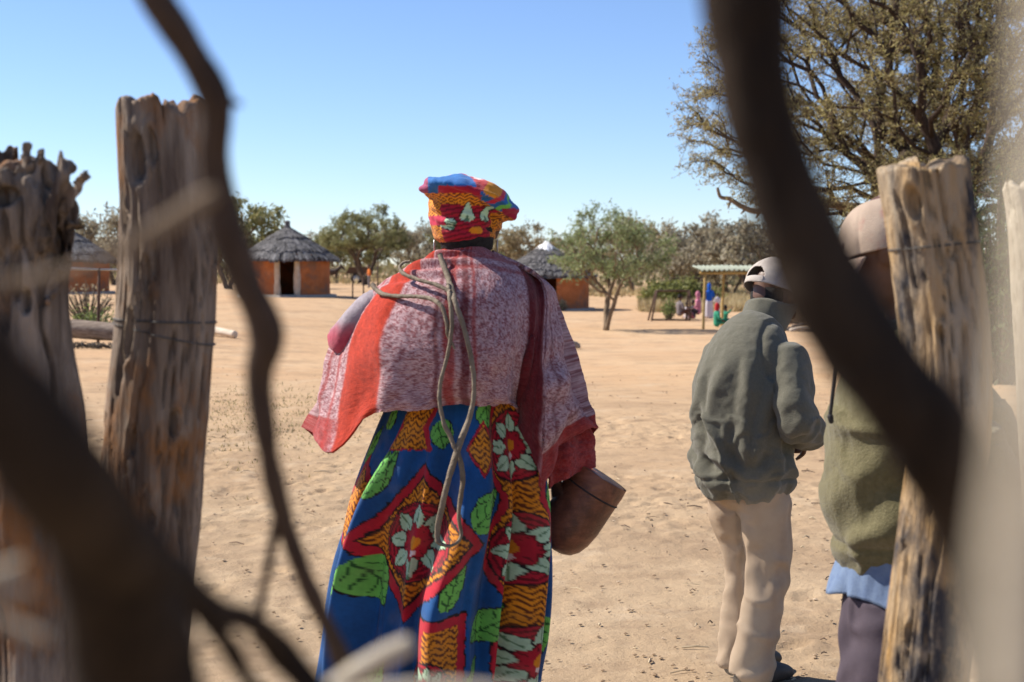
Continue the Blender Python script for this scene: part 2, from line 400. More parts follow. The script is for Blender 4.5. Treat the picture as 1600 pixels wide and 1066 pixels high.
def acacia(seed, fork, height, rx, rz, ntip, nleaf, lsize, cols, trunk_r=.12, lean=0, stems=1, spread=.22, flat=.55, twigs=3, under=.25, twig_c=None, ry=None, seg=6, lw=.33, inner=.35, low=.7):
    """Grows limbs towards points spread through a dome-shaped crown; returns wood and leaf accumulators."""
    r_ = np.random.RandomState(seed); ry = ry or rx
    zc = height - rz
    T = []
    while len(T) < ntip:
        p = r_.uniform(-1, 1, 3)
        d = np.linalg.norm(p)
        if d > 1 or p[2] < -under * 2 or d < inner: continue
        lump = 1 + .22 * vn(np.array([p / d * 2.3 + 5]), seed)[0]
        q_ = p * lump * np.array([rx, ry, rz]); q_[2] = q_[2] * (1 if q_[2] > 0 else low) + zc
        T.append(q_)
    T = np.array(T) + [lean, 0, 0]
    nodes = []; par = []; plen = []
    for s in range(stems):
        a = s * 2.4 + seed; base = np.array([math.cos(a), math.sin(a), 0]) * (.06 * (stems > 1)); top = np.array([lean * .5 + math.cos(a) * rx * .22 * (stems > 1), math.sin(a) * rx * .22 * (stems > 1), fork])
        prev = -1
        for k in range(7):
            t = k / 6; p = base * (1 - t) + top * t + np.array([r_.normal() * .05, r_.normal() * .05, 0]) * fork * .4 * (0 < k)
            p[2] = fork * t - .06 * (k == 0)
            nodes.append(p); par.append(prev); plen.append(0 if prev < 0 else plen[prev] + np.linalg.norm(p - nodes[prev])); prev = len(nodes) - 1
    nt0 = len(nodes)
    order = np.argsort(np.linalg.norm(T - np.array([lean * .5, 0, fork]), axis=1) + r_.rand(ntip) * rx * .5); tips = []
    for k in order:
        t = T[k]; Nn = np.array(nodes); d = np.linalg.norm(Nn - t, axis=1); cost = d + .5 * np.array(plen) + 2.0 * np.maximum(0, Nn[:, 2] - t[2])
        cost[np.arange(len(cost)) < nt0] += np.where(Nn[:nt0, 2] < fork * .85, 9, 0)
        b = int(np.argmin(cost)); L_ = d[b]; st = max(2, int(L_ / (rx * .13)) + 1); p0 = Nn[b]; prev = b
        bend = r_.normal(size=3) * L_ * .12; bend[2] = abs(bend[2]) * .8
        for s in range(1, st + 1):
            u = s / st; p = p0 * (1 - u) + t * u + bend * math.sin(math.pi * u) + r_.normal(size=3) * L_ * .025
            nodes.append(p); par.append(prev); plen.append(plen[prev] + np.linalg.norm(p - nodes[prev])); prev = len(nodes) - 1
        tips.append(prev)
    n = len(nodes); cnt = np.zeros(n)
    for t in tips:
        while t >= 0: cnt[t] += 1; t = par[t]
    rad = trunk_r * (np.maximum(cnt, 1) / ntip * stems) ** .46; rad = np.maximum(rad, trunk_r * .035); rad[:1] *= 1.25
    W = Acc(); kids = [[] for _ in range(n)]
    for k in range(n):
        if par[k] >= 0: kids[par[k]].append(k)
    seen = set()
    def chain(k):
        out = [k]
        while kids[out[-1]]:
            nxt = max(kids[out[-1]], key=lambda c: cnt[c]); out.append(nxt)
        return out
    starts = [k for k in range(n) if par[k] < 0]
    while starts:
        s0 = starts.pop(); ch = chain(s0); full = ([par[s0]] if par[s0] >= 0 else []) + ch
        for c in ch:
            big = max(kids[c], key=lambda e: cnt[e]) if kids[c] else None
            starts += [e for e in kids[c] if e != big]
        if len(full) > 1:
            rr = [rad[c] for c in full]
            if par[s0] >= 0: rr[0] = rr[1]
            V, F = tube([nodes[c] for c in full], rr, seg if rr[0] > trunk_r * .2 else 4, cap=0); W.add(V, F)
    Nn = np.array(nodes); outer = np.array([k for k in range(nt0, n) if cnt[k] <= 3])
    # fine twigs
    tw = Acc(); Lf = Acc(); ends = []
    for k in outer:
        for _ in range(twigs):
            d = r_.normal(size=3); d[2] = d[2] * flat + .25; d /= np.linalg.norm(d); out_ = Nn[k] - [lean, 0, zc]; out_ /= np.linalg.norm(out_) + 1e-6
            d = d + out_ * .6; d /= np.linalg.norm(d); l = spread * rx * (.25 + .6 * r_.rand())
            e = Nn[k] + d * l + r_.normal(size=3) * l * .12; m_ = (Nn[k] + e) / 2 + r_.normal(size=3) * l * .1
            ends.append((Nn[k], m_, e)); V, F = tube([Nn[k], m_, e], [trunk_r * .03, trunk_r * .024, trunk_r * .012], 3, cap=0); tw.add(V, F)
    W.V += [v for v in tw.V]; off = W.n
    for f in tw.F: W.F.append(f + off)
    W.n += tw.n
    E = np.array(ends)
    pick = r_.randint(0, len(E), nleaf); u = r_.rand(nleaf, 1) ** .6; A_, B_, C_ = E[pick, 0], E[pick, 1], E[pick, 2]
    c = np.where(u < .5, A_ + (B_ - A_) * u * 2, B_ + (C_ - B_) * (u * 2 - 1)) + r_.normal(size=(nleaf, 3)) * lsize * .9
    V, F = leaf_quads(c, lsize, lsize * lw, r_, .3)
    cc = np.array(cols)[(vn(c * (1.6 / rx * 2) + 3, seed) * 1.2 + r_.rand(nleaf) * len(cols)).astype(int) % len(cols)] * (.75 + .5 * r_.rand(nleaf, 1))
    Lf.add(V, F, np.repeat(cc, 4, 0))
    return W, Lf

GREEN = [(.23, .235, .10), (.29, .28, .12), (.19, .20, .085), (.33, .30, .15)]
FRESH = [(.24, .29, .13), (.30, .34, .16), (.20, .25, .11), (.36, .37, .2)]
DRY = [(.34, .27, .16), (.29, .24, .13), (.38, .31, .19), (.25, .21, .12)]
OLD = [(.38, .33, .14), (.31, .245, .13), (.43, .36, .16), (.24, .185, .11), (.46, .41, .17)]
GREYB = [(.31, .27, .19), (.35, .31, .23), (.27, .24, .16)]

def plant_tree(name, W, Lf, loc, label, cat="tree", group=None, rz=0, bark='bark', scale=1):
    e = empty(name, loc, rz, label, cat, group); e.scale = (scale,) * 3
    mk("trunk", W, M[bark], e); mk("crown", Lf, M['leaf'], e, smooth_=False)
    return e

# the green thorn tree standing alone in the yard
p = on_ground(946, 54)
W, Lf = acacia(11, 1.1, 4.6, 2.35, 1.75, 150, 10500, .07, FRESH, .10, 0.15, 2, .3, .6, 5, .40)
plant_tree("thorn_tree", W, Lf, p, "green thorn tree with two slim forked stems standing alone in the sandy yard", rz=.6, bark='bark_tan')
# the broad round thorn tree behind the first hut
W, Lf = acacia(23, 1.7, 5.7, 3.4, 2.6, 190, 17000, .10, GREEN, .14, 0, 3, .22, .5, 4, .14, inner=.5)
plant_tree("thorn_tree", W, Lf, on_ground(570, 106), "broad dome-crowned thorn tree behind the donkey cart, right of the door of a hut")
# the tall old tree on the right
W, Lf = acacia(5, 2.45, 8.0, 3.2, 3.3, 560, 150000, .034, OLD, .17, .15, 2, .2, .6, 9, .5, seg=8, lw=.24, low=.86)
big = plant_tree("thorn_tree", W, Lf, on_ground(1402, 22), "tall old thorn tree with dark spreading limbs and a fine brownish-olive crown", bark='bark_dark')
tb = on_ground(1402, 22); A = Acc(); pts = cr([P(q0, q1, 21.9) - tb for q0, q1 in ((1395, 330), (1320, 322), (1250, 316), (1210, 322), (1182, 330), (1158, 322), (1140, 311), (1126, 308), (1121, 294))], 5)
V, F = tube(pts, list(np.linspace(.07, .022, len(pts))), 8, cap=.5); A.add(V, F)
for q0, q1 in (((1166, 326), (1158, 334)), ((1142, 312), (1138, 325)), ((1190, 330), (1182, 340))):
    V, F = tube([P(*q0, 21.9) - tb, P(*q1, 21.9) - tb], [.025, .012], 5); A.add(V, F)
mk("dead_limb", A, M['bark_tan'], big)
W, Lf = acacia(41, 2.6, 7.4, 3.0, 2.6, 260, 60000, .036, OLD, .15, 0.5, 2, .22, .6, 6, .40, seg=8, lw=.24, low=.8)
plant_tree("thorn_tree", W, Lf, on_ground(1515, 25), "dark-stemmed thorn tree crowding behind the tall old thorn tree, above the leafy creeper", bark='bark_dark')
# leafy creeper-covered bush under it
def bush(seed, rx, rz, n, ls, cols, stems=9, ry=None):
    r_ = np.random.RandomState(seed); ry = ry or rx; W = Acc(); L_ = Acc(); ends = []
    for k in range(stems * 4):
        a = r_.rand() * 6.28; t = r_.rand() ** .5; e = np.array([math.cos(a) * rx * t, math.sin(a) * ry * t, rz * (.55 + .45 * r_.rand()) * math.sqrt(max(.08, 1 - .75 * t * t))])
        b = np.array([e[0] * .15, e[1] * .15, -.05]); m_ = (b + e) / 2 + [e[0] * .12, e[1] * .12, rz * .08]; ends.append((b, m_, e))
        V, F = tube(cr([b, m_, e], 3), list(np.linspace(.022, .006, 7) * (rz ** .5)), 4, cap=0); W.add(V, F)
    E = np.array(ends); pick = r_.randint(0, len(E), n); u = r_.rand(n, 1) ** .45
    c = np.where(u < .5, E[pick, 0] + (E[pick, 1] - E[pick, 0]) * u * 2, E[pick, 1] + (E[pick, 2] - E[pick, 1]) * (u * 2 - 1)) + r_.normal(size=(n, 3)) * np.array([rx, ry, rz]) * .10
    c[:, 2] = np.maximum(c[:, 2], .02)
    V, F = leaf_quads(c, ls, ls * .4, r_, .2); cc = np.array(cols)[r_.randint(0, len(cols), n)] * (.7 + .6 * r_.rand(n, 1)); L_.add(V, F, np.repeat(cc, 4, 0)); return W, L_
def plant_bush(name, W, Lf, loc, label, cat="bush", group=None, rz=0):
    e = empty(name, loc, rz, label, cat, group); mk("stems", W, M['bark'], e); mk("foliage", Lf, M['leaf'], e, smooth_=False); return e
W, Lf = bush(61, .75, 3.1, 5200, .05, [(.06, .085, .03), (.085, .11, .04), (.05, .07, .03)], 12)
plant_bush("creeper_bush", W, Lf, on_ground(1570, 19), "tall dark-green leafy creeper bush beside the right-hand fence posts")
W, Lf = bush(62, .45, 2.25, 1300, .045, [(.12, .15, .04), (.16, .19, .05)], 7)
plant_bush("creeper_bush", W, Lf, on_ground(1340, 20.5), "slim green creeper climbing the foot of the tall old thorn tree")

# bush belt beyond the yard: a few crowns grown once, every tree an object of its own
kinds = []
for sd_, (fk, h_, rx_, rz_, cols_, st_) in enumerate([(1.3, 5.2, 3.1, 1.9, GREEN, 2), (1.0, 4.6, 3.0, 1.8, GREYB, 3), (1.5, 6.0, 3.6, 1.8, DRY, 2), (1.2, 4.8, 2.6, 1.9, GREEN, 2), (.8, 4.0, 2.8, 1.7, GREYB, 4)]):
    W, Lf = acacia(70 + sd_, fk, h_, rx_, rz_, 70, 4200, .17, cols_, .13, 0, st_, .28, .5, 3, .4, seg=5)
    kinds.append((build_mesh("trunk", W.verts(), W.F), build_mesh("crown", Lf.verts(), Lf.F, np.concatenate(Lf.C), False)))
    kinds[-1][0].materials.append(M['bark_tan']); kinds[-1][1].materials.append(M['leaf'])
def belt(px, Y, k, s, label, group=None, rz=None, name="thorn_tree"):
    e = empty(name, on_ground(px, Y), random.random() * 6.28 if rz is None else rz, label, "tree", group); e.scale = (s, s, s * 1.0)
    o = ob("trunk", kinds[k][0]); o.parent = e; o = ob("crown", kinds[k][1]); o.parent = e
    return e
random.seed(12)
belt(358, 88, 3, 1.22, "dark thorn tree rising behind the thatched hut with the plastered door posts")
belt(178, 104, 1, 1.15, "thorn tree showing between the two left-hand fence posts above a hut roof")
belt(662, 128, 1, 1.1, "flat-topped grey thorn tree behind the woman's neck")
belt(815, 118, 2, .95, "brownish thorn tree behind the layered thatched roof")
belt(1076, 104, 4, 1.25, "low grey-brown thorn tree behind the yard's lone green tree")
belt(1138, 98, 1, 1.2, "grey bare-looking thorn tree behind the iron-roofed shelter")
belt(1185, 92, 4, 1.3, "pale twiggy thorn tree behind the person in the grey-green fleece")
belt(990, 120, 2, 1.05, "wide dry thorn tree half hidden by the lone green tree's crown")
lab = "small distant thorn tree in the bush belt beyond the yard"
for k in range(64):
    px_ = -500 + 2700 * (k + random.random()) / 64; Y_ = 125 + 85 * random.random()
    belt(px_, Y_, random.randrange(5), .75 + .4 * random.random(), lab, "thorn trees of the bush belt")
W, Lf = bush(90, 2.3, 1.9, 3800, .13, [(.2, .21, .06), (.24, .24, .08), (.17, .18, .06)], 10)
plant_bush("round_bush", W, Lf, on_ground(1062, 82), "round yellow-green bush standing in dry grass behind the playground frames")
# low scrub that reads as one mass at the far edge
A = Acc(); n = 26000; r_ = np.random.RandomState(8); yy = 118 + 170 * r_.rand(n) ** 1.4; xx = (r_.rand(n) - .5) * 2.2 * yy
hh = 1.1 + .9 * vn(np.stack([xx * .12, yy * .12, yy * 0], 1), 4); c = np.stack([xx, yy, ground_z(xx, yy) + np.maximum(.1, hh * 1.35 * r_.rand(n))], 1)
V, F = leaf_quads(c, .42, .17, r_, .4); cc = np.array([(.20, .18, .085), (.25, .22, .12), (.16, .15, .07), (.28, .25, .15)])[r_.randint(0, 4, n)]; A.add(V, F, np.repeat(cc, 4, 0))
o = mk("far_scrub", A, M['leaf'], smooth_=False); tag(o, "low olive scrub massed along the far edge of the yard", "scrub", kind="stuff")
# dry grass
A = Acc(); r_ = np.random.RandomState(15)
def grass(n, fx, fy, h):
    for k in range(n):
        yy = fy(r_); xx = fx(r_, yy); zz = float(ground_z(xx, yy)); m = 5
        a = r_.rand(m) * 6.28; l = h * (.5 + .8 * r_.rand(m)); b = np.array([xx, yy, zz - .02]) + np.stack([r_.normal(size=m) * .08, r_.normal(size=m) * .08, np.zeros(m)], 1)
        tip = b + np.stack([np.cos(a) * l * .35, np.sin(a) * l * .35, l], 1); s = np.stack([-np.sin(a), np.cos(a), np.zeros(m)], 1) * (.004 + .0005 * yy)
        V = np.stack([b - s, b + s, tip], 1).reshape(-1, 3); A.add(V, np.arange(3 * m).reshape(-1, 3), np.repeat(np.array([(.52, .41, .22), (.6, .49, .29), (.43, .34, .18)])[r_.randint(0, 3, m)], 3, 0))
grass(5200, lambda r, y_: (1000 + 420 * r.rand() - 800) / FPX * y_, lambda r: 74 + 45 * r.rand(), .62)
grass(2200, lambda r, y_: (r.rand() - .5) * 1.1 * y_, lambda r: 108 + 25 * r.rand(), .6)
grass(420, lambda r, y_: (410 + 90 * r.normal() - 800) / FPX * y_, lambda r: 14.5 + 1.8 * r.normal(), .03)
o = mk("dry_grass", A, M['straw'], smooth_=False); tag(o, "pale dry grass at the edges of the yard", "grass", kind="stuff")

# ------------------------------------------------------------------ huts
def hut(name, label, px, Y, rw, wall_h, roof_h, over, tiers, door_a, door_w, seed, knob=True, wavy=.03, plinth=True, pil=True, bare=None):
    base = on_ground(px, Y); e = empty(name, base, 0, label, "hut"); r_ = np.random.RandomState(seed)
    # wall: a ring of mud with a door gap
    A = Acc(); da = door_w / 2 / rw; th = .16; a = np.linspace(door_a + da, door_a + 2 * math.pi - da, 90); rows = 14; zz = np.linspace(-.1, wall_h + .25, rows)
    for rad_, flip in ((rw, 0), (rw - th, 1)):
        V = np.array([[rad_ * math.cos(t), rad_ * math.sin(t), q_] for q_ in zz for t in a]); d = .022 * fbm(V * 1.4, 3, seed); V[:, 0] += d * np.cos(np.tile(a, rows)); V[:, 1] += d * np.sin(np.tile(a, rows))
        n_ = len(a); i = np.arange(rows - 1)[:, None] * n_; j = np.arange(n_ - 1)[None]; Q = np.stack([i + j, i + j + 1, i + n_ + j + 1, i + n_ + j], -1).reshape(-1, 4)
        A.add(V, Q[:, ::-1] if flip else Q)
    mk("wall", A, M['mud'], e)
    for s in (-1, 1):                    # plastered door posts close the wall's ends
        t = door_a + s * (da + .05); c = np.array([math.cos(t), math.sin(t), 0]) * (rw - .06); A = Acc()
        hs = np.linspace(-.05, wall_h + .16, 9); wv = .10 + .03 * (1 - np.linspace(0, 1, 9)) + .012 * r_.normal(size=9)
        V, F = tube([c + [0, 0, q_] for q_ in hs], [(w_ * (1.5 if pil else .9), w_ * 1.25) for w_ in wv], 14, ref=(math.cos(t), math.sin(t), 0), cap=0); A.add(V, F); mk("door_post", A, M['plaster'] if pil else M['mud'], e)
    A = Acc(); t = door_a; c = np.array([math.cos(t), math.sin(t), 0]); s_ = np.array([-math.sin(t), math.cos(t), 0])
    V, F = beam(c * (rw - .02) - s_ * (door_w * .62) + [0, 0, wall_h - .02], c * (rw - .02) + s_ * (door_w * .62) + [0, 0, wall_h - .02], .12); A.add(V, F); mk("lintel", A, M['pole'], e)
    if plinth:
        A = Acc(); aa = np.linspace(0, 2 * math.pi, 64, endpoint=False); rr = rw + .34 + .04 * np.sin(aa * 5 + seed)
        V = np.vstack([np.stack([rr * np.cos(aa), rr * np.sin(aa), np.full(64, -.2)], 1), np.stack([rr * .985 * np.cos(aa), rr * .985 * np.sin(aa), np.full(64, .09)], 1), [[0, 0, .1]]])
        jn = (np.arange(64) + 1) % 64; A.add(V, [np.stack([np.arange(64), jn, 64 + jn, 64 + np.arange(64)], -1), np.stack([64 + np.arange(64), 64 + jn, np.full(64, 128)], -1)]); mk("plinth", A, M['cement'], e)
    # roof: an inner cone and overlapping courses of thatch
    ro = rw + over; zt = wall_h + roof_h; slope = lambda r0: wall_h - .05 + (zt - wall_h) * (1 - r0 / ro) ** .92
    A = Acc(); aa = np.linspace(0, 2 * math.pi, 72, endpoint=False); prof = np.linspace(.985, 0.02, 14)
    V = np.array([[ro * q_ * math.cos(t), ro * q_ * math.sin(t), slope(ro * q_) - .10] for q_ in prof for t in aa]); n_ = 72
    i = np.arange(13)[:, None] * n_; j = np.arange(n_)[None]; j2 = (j + 1) % n_; A.add(V, np.stack([i + j, i + j2, i + n_ + j2, i + n_ + j], -1).reshape(-1, 4), (1, 1, 1))
    roof = mk("roof", A, M['thatch'], e)
    for k in range(tiers):
        A = Acc(); f0 = 1 - k / tiers; f1 = max(.03, 1 - (k + 1.25) / tiers); nst = int(300 * (.35 + f0)); lift = (.06 if knob else .12) + .02 * (k % 2)
        t = r_.rand(nst) * 6.283; wob = wavy * np.sin(t * (5 + k) + k * 2.1 + seed) + .5 * wavy * np.sin(t * 11 + k); ra = ro * (f0 + wob + .03 * r_.normal(size=nst)); rb = np.full(nst, ro * f1)
        hw = .022 + .05 * r_.rand(nst); za = slope(np.minimum(ra, ro)) + lift + .03 * r_.rand(nst) - np.maximum(0, ra - ro) * .5; zb = slope(rb) + lift * .5 + .02 * r_.rand(nst)
        o_ = np.stack([np.cos(t), np.sin(t)], 1); s2 = np.stack([-np.sin(t), np.cos(t)], 1); tw = r_.normal(size=nst) * .04
        pa = np.column_stack([o_ * ra[:, None] + s2 * tw[:, None], za]); pb = np.column_stack([o_ * rb[:, None], zb]); S = np.column_stack([s2 * hw[:, None], np.zeros(nst)])
        dn = np.array([0, 0, -.10 - .05 * 0]); V = np.stack([pa - S, pa + S, pb + S * .6, pb - S * .6, pa - S + dn, pa + S + dn], 1).reshape(-1, 3)
        ix = np.arange(nst)[:, None] * 6; A.add(V, np.concatenate([ix + [0, 1, 2, 3], ix + [4, 5, 1, 0]]), np.repeat(.6 + .8 * r_.rand(nst, 1) ** 1.5, 6, 0) * np.ones(3)); mk("thatch_course", A, M['thatch'], roof, False)
    if knob:
        A = Acc(); V, F = tube([[0, 0, zt - .25], [0, 0, zt + .02], [0, 0, zt + .13], [0, 0, zt + .2]], [.22, .13, .13, .15], 12, cap=.3); A.add(V, F, (1, 1, 1)); mk("roof_cap", A, M['thatch'], roof)
    return e

D = -math.pi / 2
hut("thatched_hut", "round orange mud hut with pale plastered door posts and a capped grey thatch roof", 450, 67, 1.98, 1.75, 1.55, .42, 5, D + .14, .74, 3)
h2 = hut("thatched_hut", "orange mud hut under a thickly layered dark thatch roof with white plastic at its peak", 853, 79, 2.38, 1.85, 1.75, .42, 8, D + .05, .85, 8, knob=False, wavy=.014, pil=False)
A = Acc(); r_ = np.random.RandomState(2)
nu, nv = 28, 14; uu, vv = np.meshgrid(np.linspace(0, 2 * np.pi, nu, endpoint=False), np.linspace(0.02, 1, nv)); rr = vv * (.62 + .16 * np.sin(uu * 3) + .1 * np.sin(uu * 5 + 1)); V = np.stack([rr * np.cos(uu), rr * np.sin(uu), 1.85 + 1.95 - .78 * rr + .06 * np.sin(uu * 7) * vv], -1).reshape(-1, 3); V += .03 * np.stack([fbm(V * 5, 2, 1), fbm(V * 5, 2, 2), fbm(V * 5, 2, 3)], 1)
i = np.arange(nv - 1)[:, None] * nu; j = np.arange(nu)[None]; j2 = (j + 1) % nu; A.add(V, np.stack([i + j, i + j2, i + nu + j2, i + nu + j], -1).reshape(-1, 4)); mk("plastic_sheet", A, M['plastic'], h2)
hut("thatched_hut", "mud hut with a grey thatch roof seen between the two left-hand fence posts", 112, 74, 1.9, 1.7, 1.6, .45, 5, D - 1.2, .7, 5)

# ------------------------------------------------------------------ left yard fence, logs, rock
fz = 27.5
def pole_on(pxa, pya, pxb, pyb, Y): return P(pxa, pya, Y), P(pxb, pyb, Y)
e = empty("rail_fence", on_ground(150, fz), 0, "thin metal rail fence on slim posts between the two left-hand fence posts", "fence")
loc0 = np.array(e.location)
A = Acc(); V, F = tube([P(-160, 414, fz) - loc0, P(300, 424, fz) - loc0], [.022, .022], 8); A.add(V, F); mk("rail", A, M['metal'], e)
for px_ in (-60, 152, 262):
    A = Acc(); b = on_ground(px_, fz); V, F = tube([b - loc0 - [0, 0, .1], P(px_ + 3, 419, fz) - loc0], [.032, .028], 7); A.add(V, F); mk("post", A, M['rust'], e)
def log(name, a, b, r0, r1, m, label, seed, cat="log"):
    pts = cr([a, (np.array(a) * .6 + np.array(b) * .4) + [0, 0, .02], b], 14); rad = np.linspace(r0, r1, len(pts)); V, F = tube(pts, list(rad), 26, ref=(0, 0, 1), cap=.25)
    n_ = vnormals(V, F); V = V + n_ * (.10 * r0 * fbm(V * np.array([1.2, 6, 6]) / max(r0, .1) * .3, 3, seed))[:, None]; A = Acc(); A.add(V, F); o = mk(name, A, m); tag(o, label, cat); return o
a = on_ground(60, 26.8); b = on_ground(232, 26.2)
log("fallen_log", a + [0, 0, .3], b + [0, 0, .24], .18, .16, M['log'], "thick grey log lying under the thin rail fence", 3)
a = on_ground(318, 31.5); b = on_ground(367, 30.8)
log("cut_log", a + [0, 0, .10], b + [0, 0, .075], .10, .075, M['palelog'], "short pale sunlit log lying on open sand beside the tall holed post", 6)
A = Acc(); V, F = tube([[-.25, 0, .1], [0, .03, .13], [.24, 0, .1]], [(.12, .16), (.16, .22), (.11, .15)], 14, ref=(0, 0, 1)); V = V + vnormals(V, F) * (.05 * fbm(V * 6, 3, 3))[:, None]; A.add(V, F)
o = mk("rock", A, M['rock']); o.location = G(889, 545); tag(o, "lone brown rock on the sand beside the woman's shawl", "rock")
W, Lf = bush(93, .62, .72, 900, .04, [(.15, .20, .06), (.2, .25, .08), (.12, .15, .05)], 7)
plant_bush("green_shrub", W, Lf, on_ground(148, 29.5), "small green shrub growing behind the thin rail fence")
W, Lf = bush(94, .75, 1.15, 380, .05, [(.34, .28, .18), (.4, .33, .22)], 12)
plant_bush("dry_shrub", W, Lf, on_ground(136, 36), "leafless straw-coloured shrub before the hut between the left-hand posts")
W, Lf = bush(95, .32, .7, 420, .05, [(.3, .3, .2), (.36, .36, .25)], 5)
plant_bush("pale_shrub", W, Lf, on_ground(878, 76.2), "small pale shrub growing against the wall of the layered-thatch hut")
A = Acc(); r_ = np.random.RandomState(31)
for k in range(70):
    x0 = r_.uniform(95, 205); p = on_ground(x0, 25.5 + r_.rand() * .6); a_ = r_.rand() * 6.28; l = .12 + .25 * r_.rand(); d = np.array([math.cos(a_), math.sin(a_) * .5, .15 * r_.rand()]) * l
    V, F = tube([p, p + d * .5 + [0, 0, .05 + .05 * r_.rand()], p + d], [.012, .01, .005], 4, cap=0); A.add(V, F, (.09, .075, .06))
o = mk("twig_litter", A, M['litter']); tag(o, "low heap of dark broken twigs before the thick grey log", "twigs", kind="stuff")

# ------------------------------------------------------------------ donkey cart and wire fence beyond
Yc = 112
e = empty("donkey", on_ground(517, Yc), 0, "dark donkey standing beside a cart beyond the hut", "donkey")
A = Acc()
for pts, rad in [([(-.62, 0, .92), (-.3, 0, .9), (.1, 0, .88), (.45, 0, .95)], [(.24, .2), (.29, .25), (.28, .25), (.26, .2)]), ([(.45, 0, 1.0), (.7, 0, 1.22), (.82, 0, 1.32)], [.19, .13, .11]), ([(.8, 0, 1.33), (.98, 0, 1.2), (1.12, 0, 1.05)], [.12, .1, .065]),
                 ([(-.66, 0, 1.0), (-.78, .02, .8), (-.8, .02, .5)], [.04, .03, .035]), ([(.78, .07, 1.4), (.76, .12, 1.62)], [.045, .02]), ([(.78, -.07, 1.4), (.76, -.12, 1.62)], [.045, .02])] + \
    [([(xx, s * .13, .8), (xx + .03, s * .13, .46), (xx, s * .13, .1), (xx + .03, s * .13, .0)], [.12, .06, .045, .055]) for xx in (.42,) for s in (-1, 1)] + \
    [([(-.5, s * .13, .85), (-.44, s * .13, .58), (-.58, s * .13, .40), (-.55, s * .13, .06), (-.52, s * .13, .0)], [.16, .09, .055, .045, .055]) for s in (-1, 1)]:
    V, F = tube(cr(pts, 4), list(np.column_stack([cr1([q_ if np.isscalar(q_) else q_[0] for q_ in rad], 4), cr1([q_ if np.isscalar(q_) else q_[1] for q_ in rad], 4)])), 12, ref=(0, 1, 0)); A.add(V, F)
V, F = remesh(A, .028, 3); ob("body", build_mesh("body", V, F), M['hide'], e)
e = empty("donkey_cart", on_ground(556, Yc), 0, "small dark slope-sided cart with its shaft towards the donkey", "cart")
def part_boxes(name, parent, m, items):
    A = Acc()
    for c, s in items: V, F = box(c, s); A.add(V, F)
    return mk(name, A, m, parent, False)
A = Acc(); V = np.array([[-.75, -.5, .75], [.8, -.5, .75], [.8, .5, .75], [-.75, .5, .75], [-.45, -.55, 1.28], [1.0, -.55, 1.28], [1.0, .55, 1.28], [-.45, .55, 1.28]]); A.add(V, np.array([[0, 3, 2, 1], [0, 1, 5, 4], [1, 2, 6, 5], [2, 3, 7, 6], [3, 0, 4, 7], [4, 5, 6, 7]])); mk("cart_body", A, M['rust'], e, False)
A = Acc(); V, F = tube([(-.7, 0, .75), (-2.0, 0, .92)], [.04, .03], 6); A.add(V, F); mk("shaft", A, M['pole'], e)
for s in (-1, 1):
    A = Acc(); th = np.linspace(0, 2 * np.pi, 25); V, F = tube(np.stack([.36 * np.cos(th) + .1, np.full(25, s * .62), .36 + .36 * np.sin(th)], 1), [.06] * 25, 6, ref=(0, 1, 0), cap=0); A.add(V, F); w_ = mk("wheel", A, M['black'], e)
    A = Acc(); V, F = tube([(.1, s * .58, .36), (.1, s * .66, .36)], [.27, .27], 18, ref=(1, 0, 0), cap=.1); A.add(V, F); mk("rim", A, M['metal'], w_)
e = empty("wire_fence", on_ground(560, 66), 0, "slim dark posts of a wire fence running from the hut with plastered door posts", "fence"); l0 = np.array(e.location)
for px_, top in ((551, 430), (568, 431), (590, 408), (640, 430)):
    A = Acc(); b = on_ground(px_, 66); V, F = tube([b - l0 - [0, 0, .2], P(px_, top, 66) - l0], [.035, .03], 6); A.add(V, F); mk("post", A, M['rust'], e)
for py_ in (434, 445, 456):
    A = Acc(); V, F = tube([P(520, py_, 66) - l0, P(640, py_, 66) - l0], [.007, .007], 4); A.add(V, F); mk("wire", A, M['wire'], e)

# ------------------------------------------------------------------ shelter and playground
Ys = 55
e = empty("shelter", on_ground(1135, Ys), 0, "open shelter with yellow poles and a wavy corrugated iron roof", "shelter"); l0 = np.array(e.location)
def sp(px_, py_, Y_): return P(px_, py_, Y_) - l0
for px_, Y_ in ((1099, Ys), (1128, Ys + 2.6), (1205, Ys), (1224, Ys + 2.6)):
    A = Acc(); b = on_ground(px_, Y_) - l0; V, F = tube([b - [0, 0, .15], [b[0] + .06, b[1], 2.12]], [.055, .05], 9); A.add(V, F); mk("pole", A, M['pole'], e)
for Y_ in (Ys, Ys + 2.6):
    A = Acc(); a_ = sp(1094, 430, Y_); b_ = sp(1222, 430, Y_); a_[2] = b_[2] = 2.16; V, F = tube([a_, b_], [.055, .05], 8); A.add(V, F); mk("beam", A, M['pole'], e)
x0, x1 = sp(1092, 425, Ys)[0], sp(1228, 425, Ys)[0]; nsh = 4
for k in range(nsh):
    n_ = 26; xx = np.linspace(x0 + (x1 - x0) * k / nsh - .03, x0 + (x1 - x0) * (k + 1) / nsh + .03, n_); A = Acc(); zz = 2.27 + .045 * np.sin(xx * 2 * np.pi / .19) + .012 * (k % 2)
    lo = np.stack([xx, np.full(n_, -.35), zz], 1); hi = np.stack([xx, np.full(n_, 3.0), zz + .16], 1); V = np.vstack([lo, hi, lo - [0, 0, .012], hi - [0, 0, .012]]); i = np.arange(n_ - 1)
    A.add(V, [np.stack([i, i + 1, n_ + i + 1, n_ + i], -1), np.stack([2 * n_ + i + 1, 2 * n_ + i, 3 * n_ + i, 3 * n_ + i + 1], -1), np.stack([2 * n_ + i, 2 * n_ + i + 1, i + 1, i], -1)]); mk("roof_sheet", A, M['iron'], e)
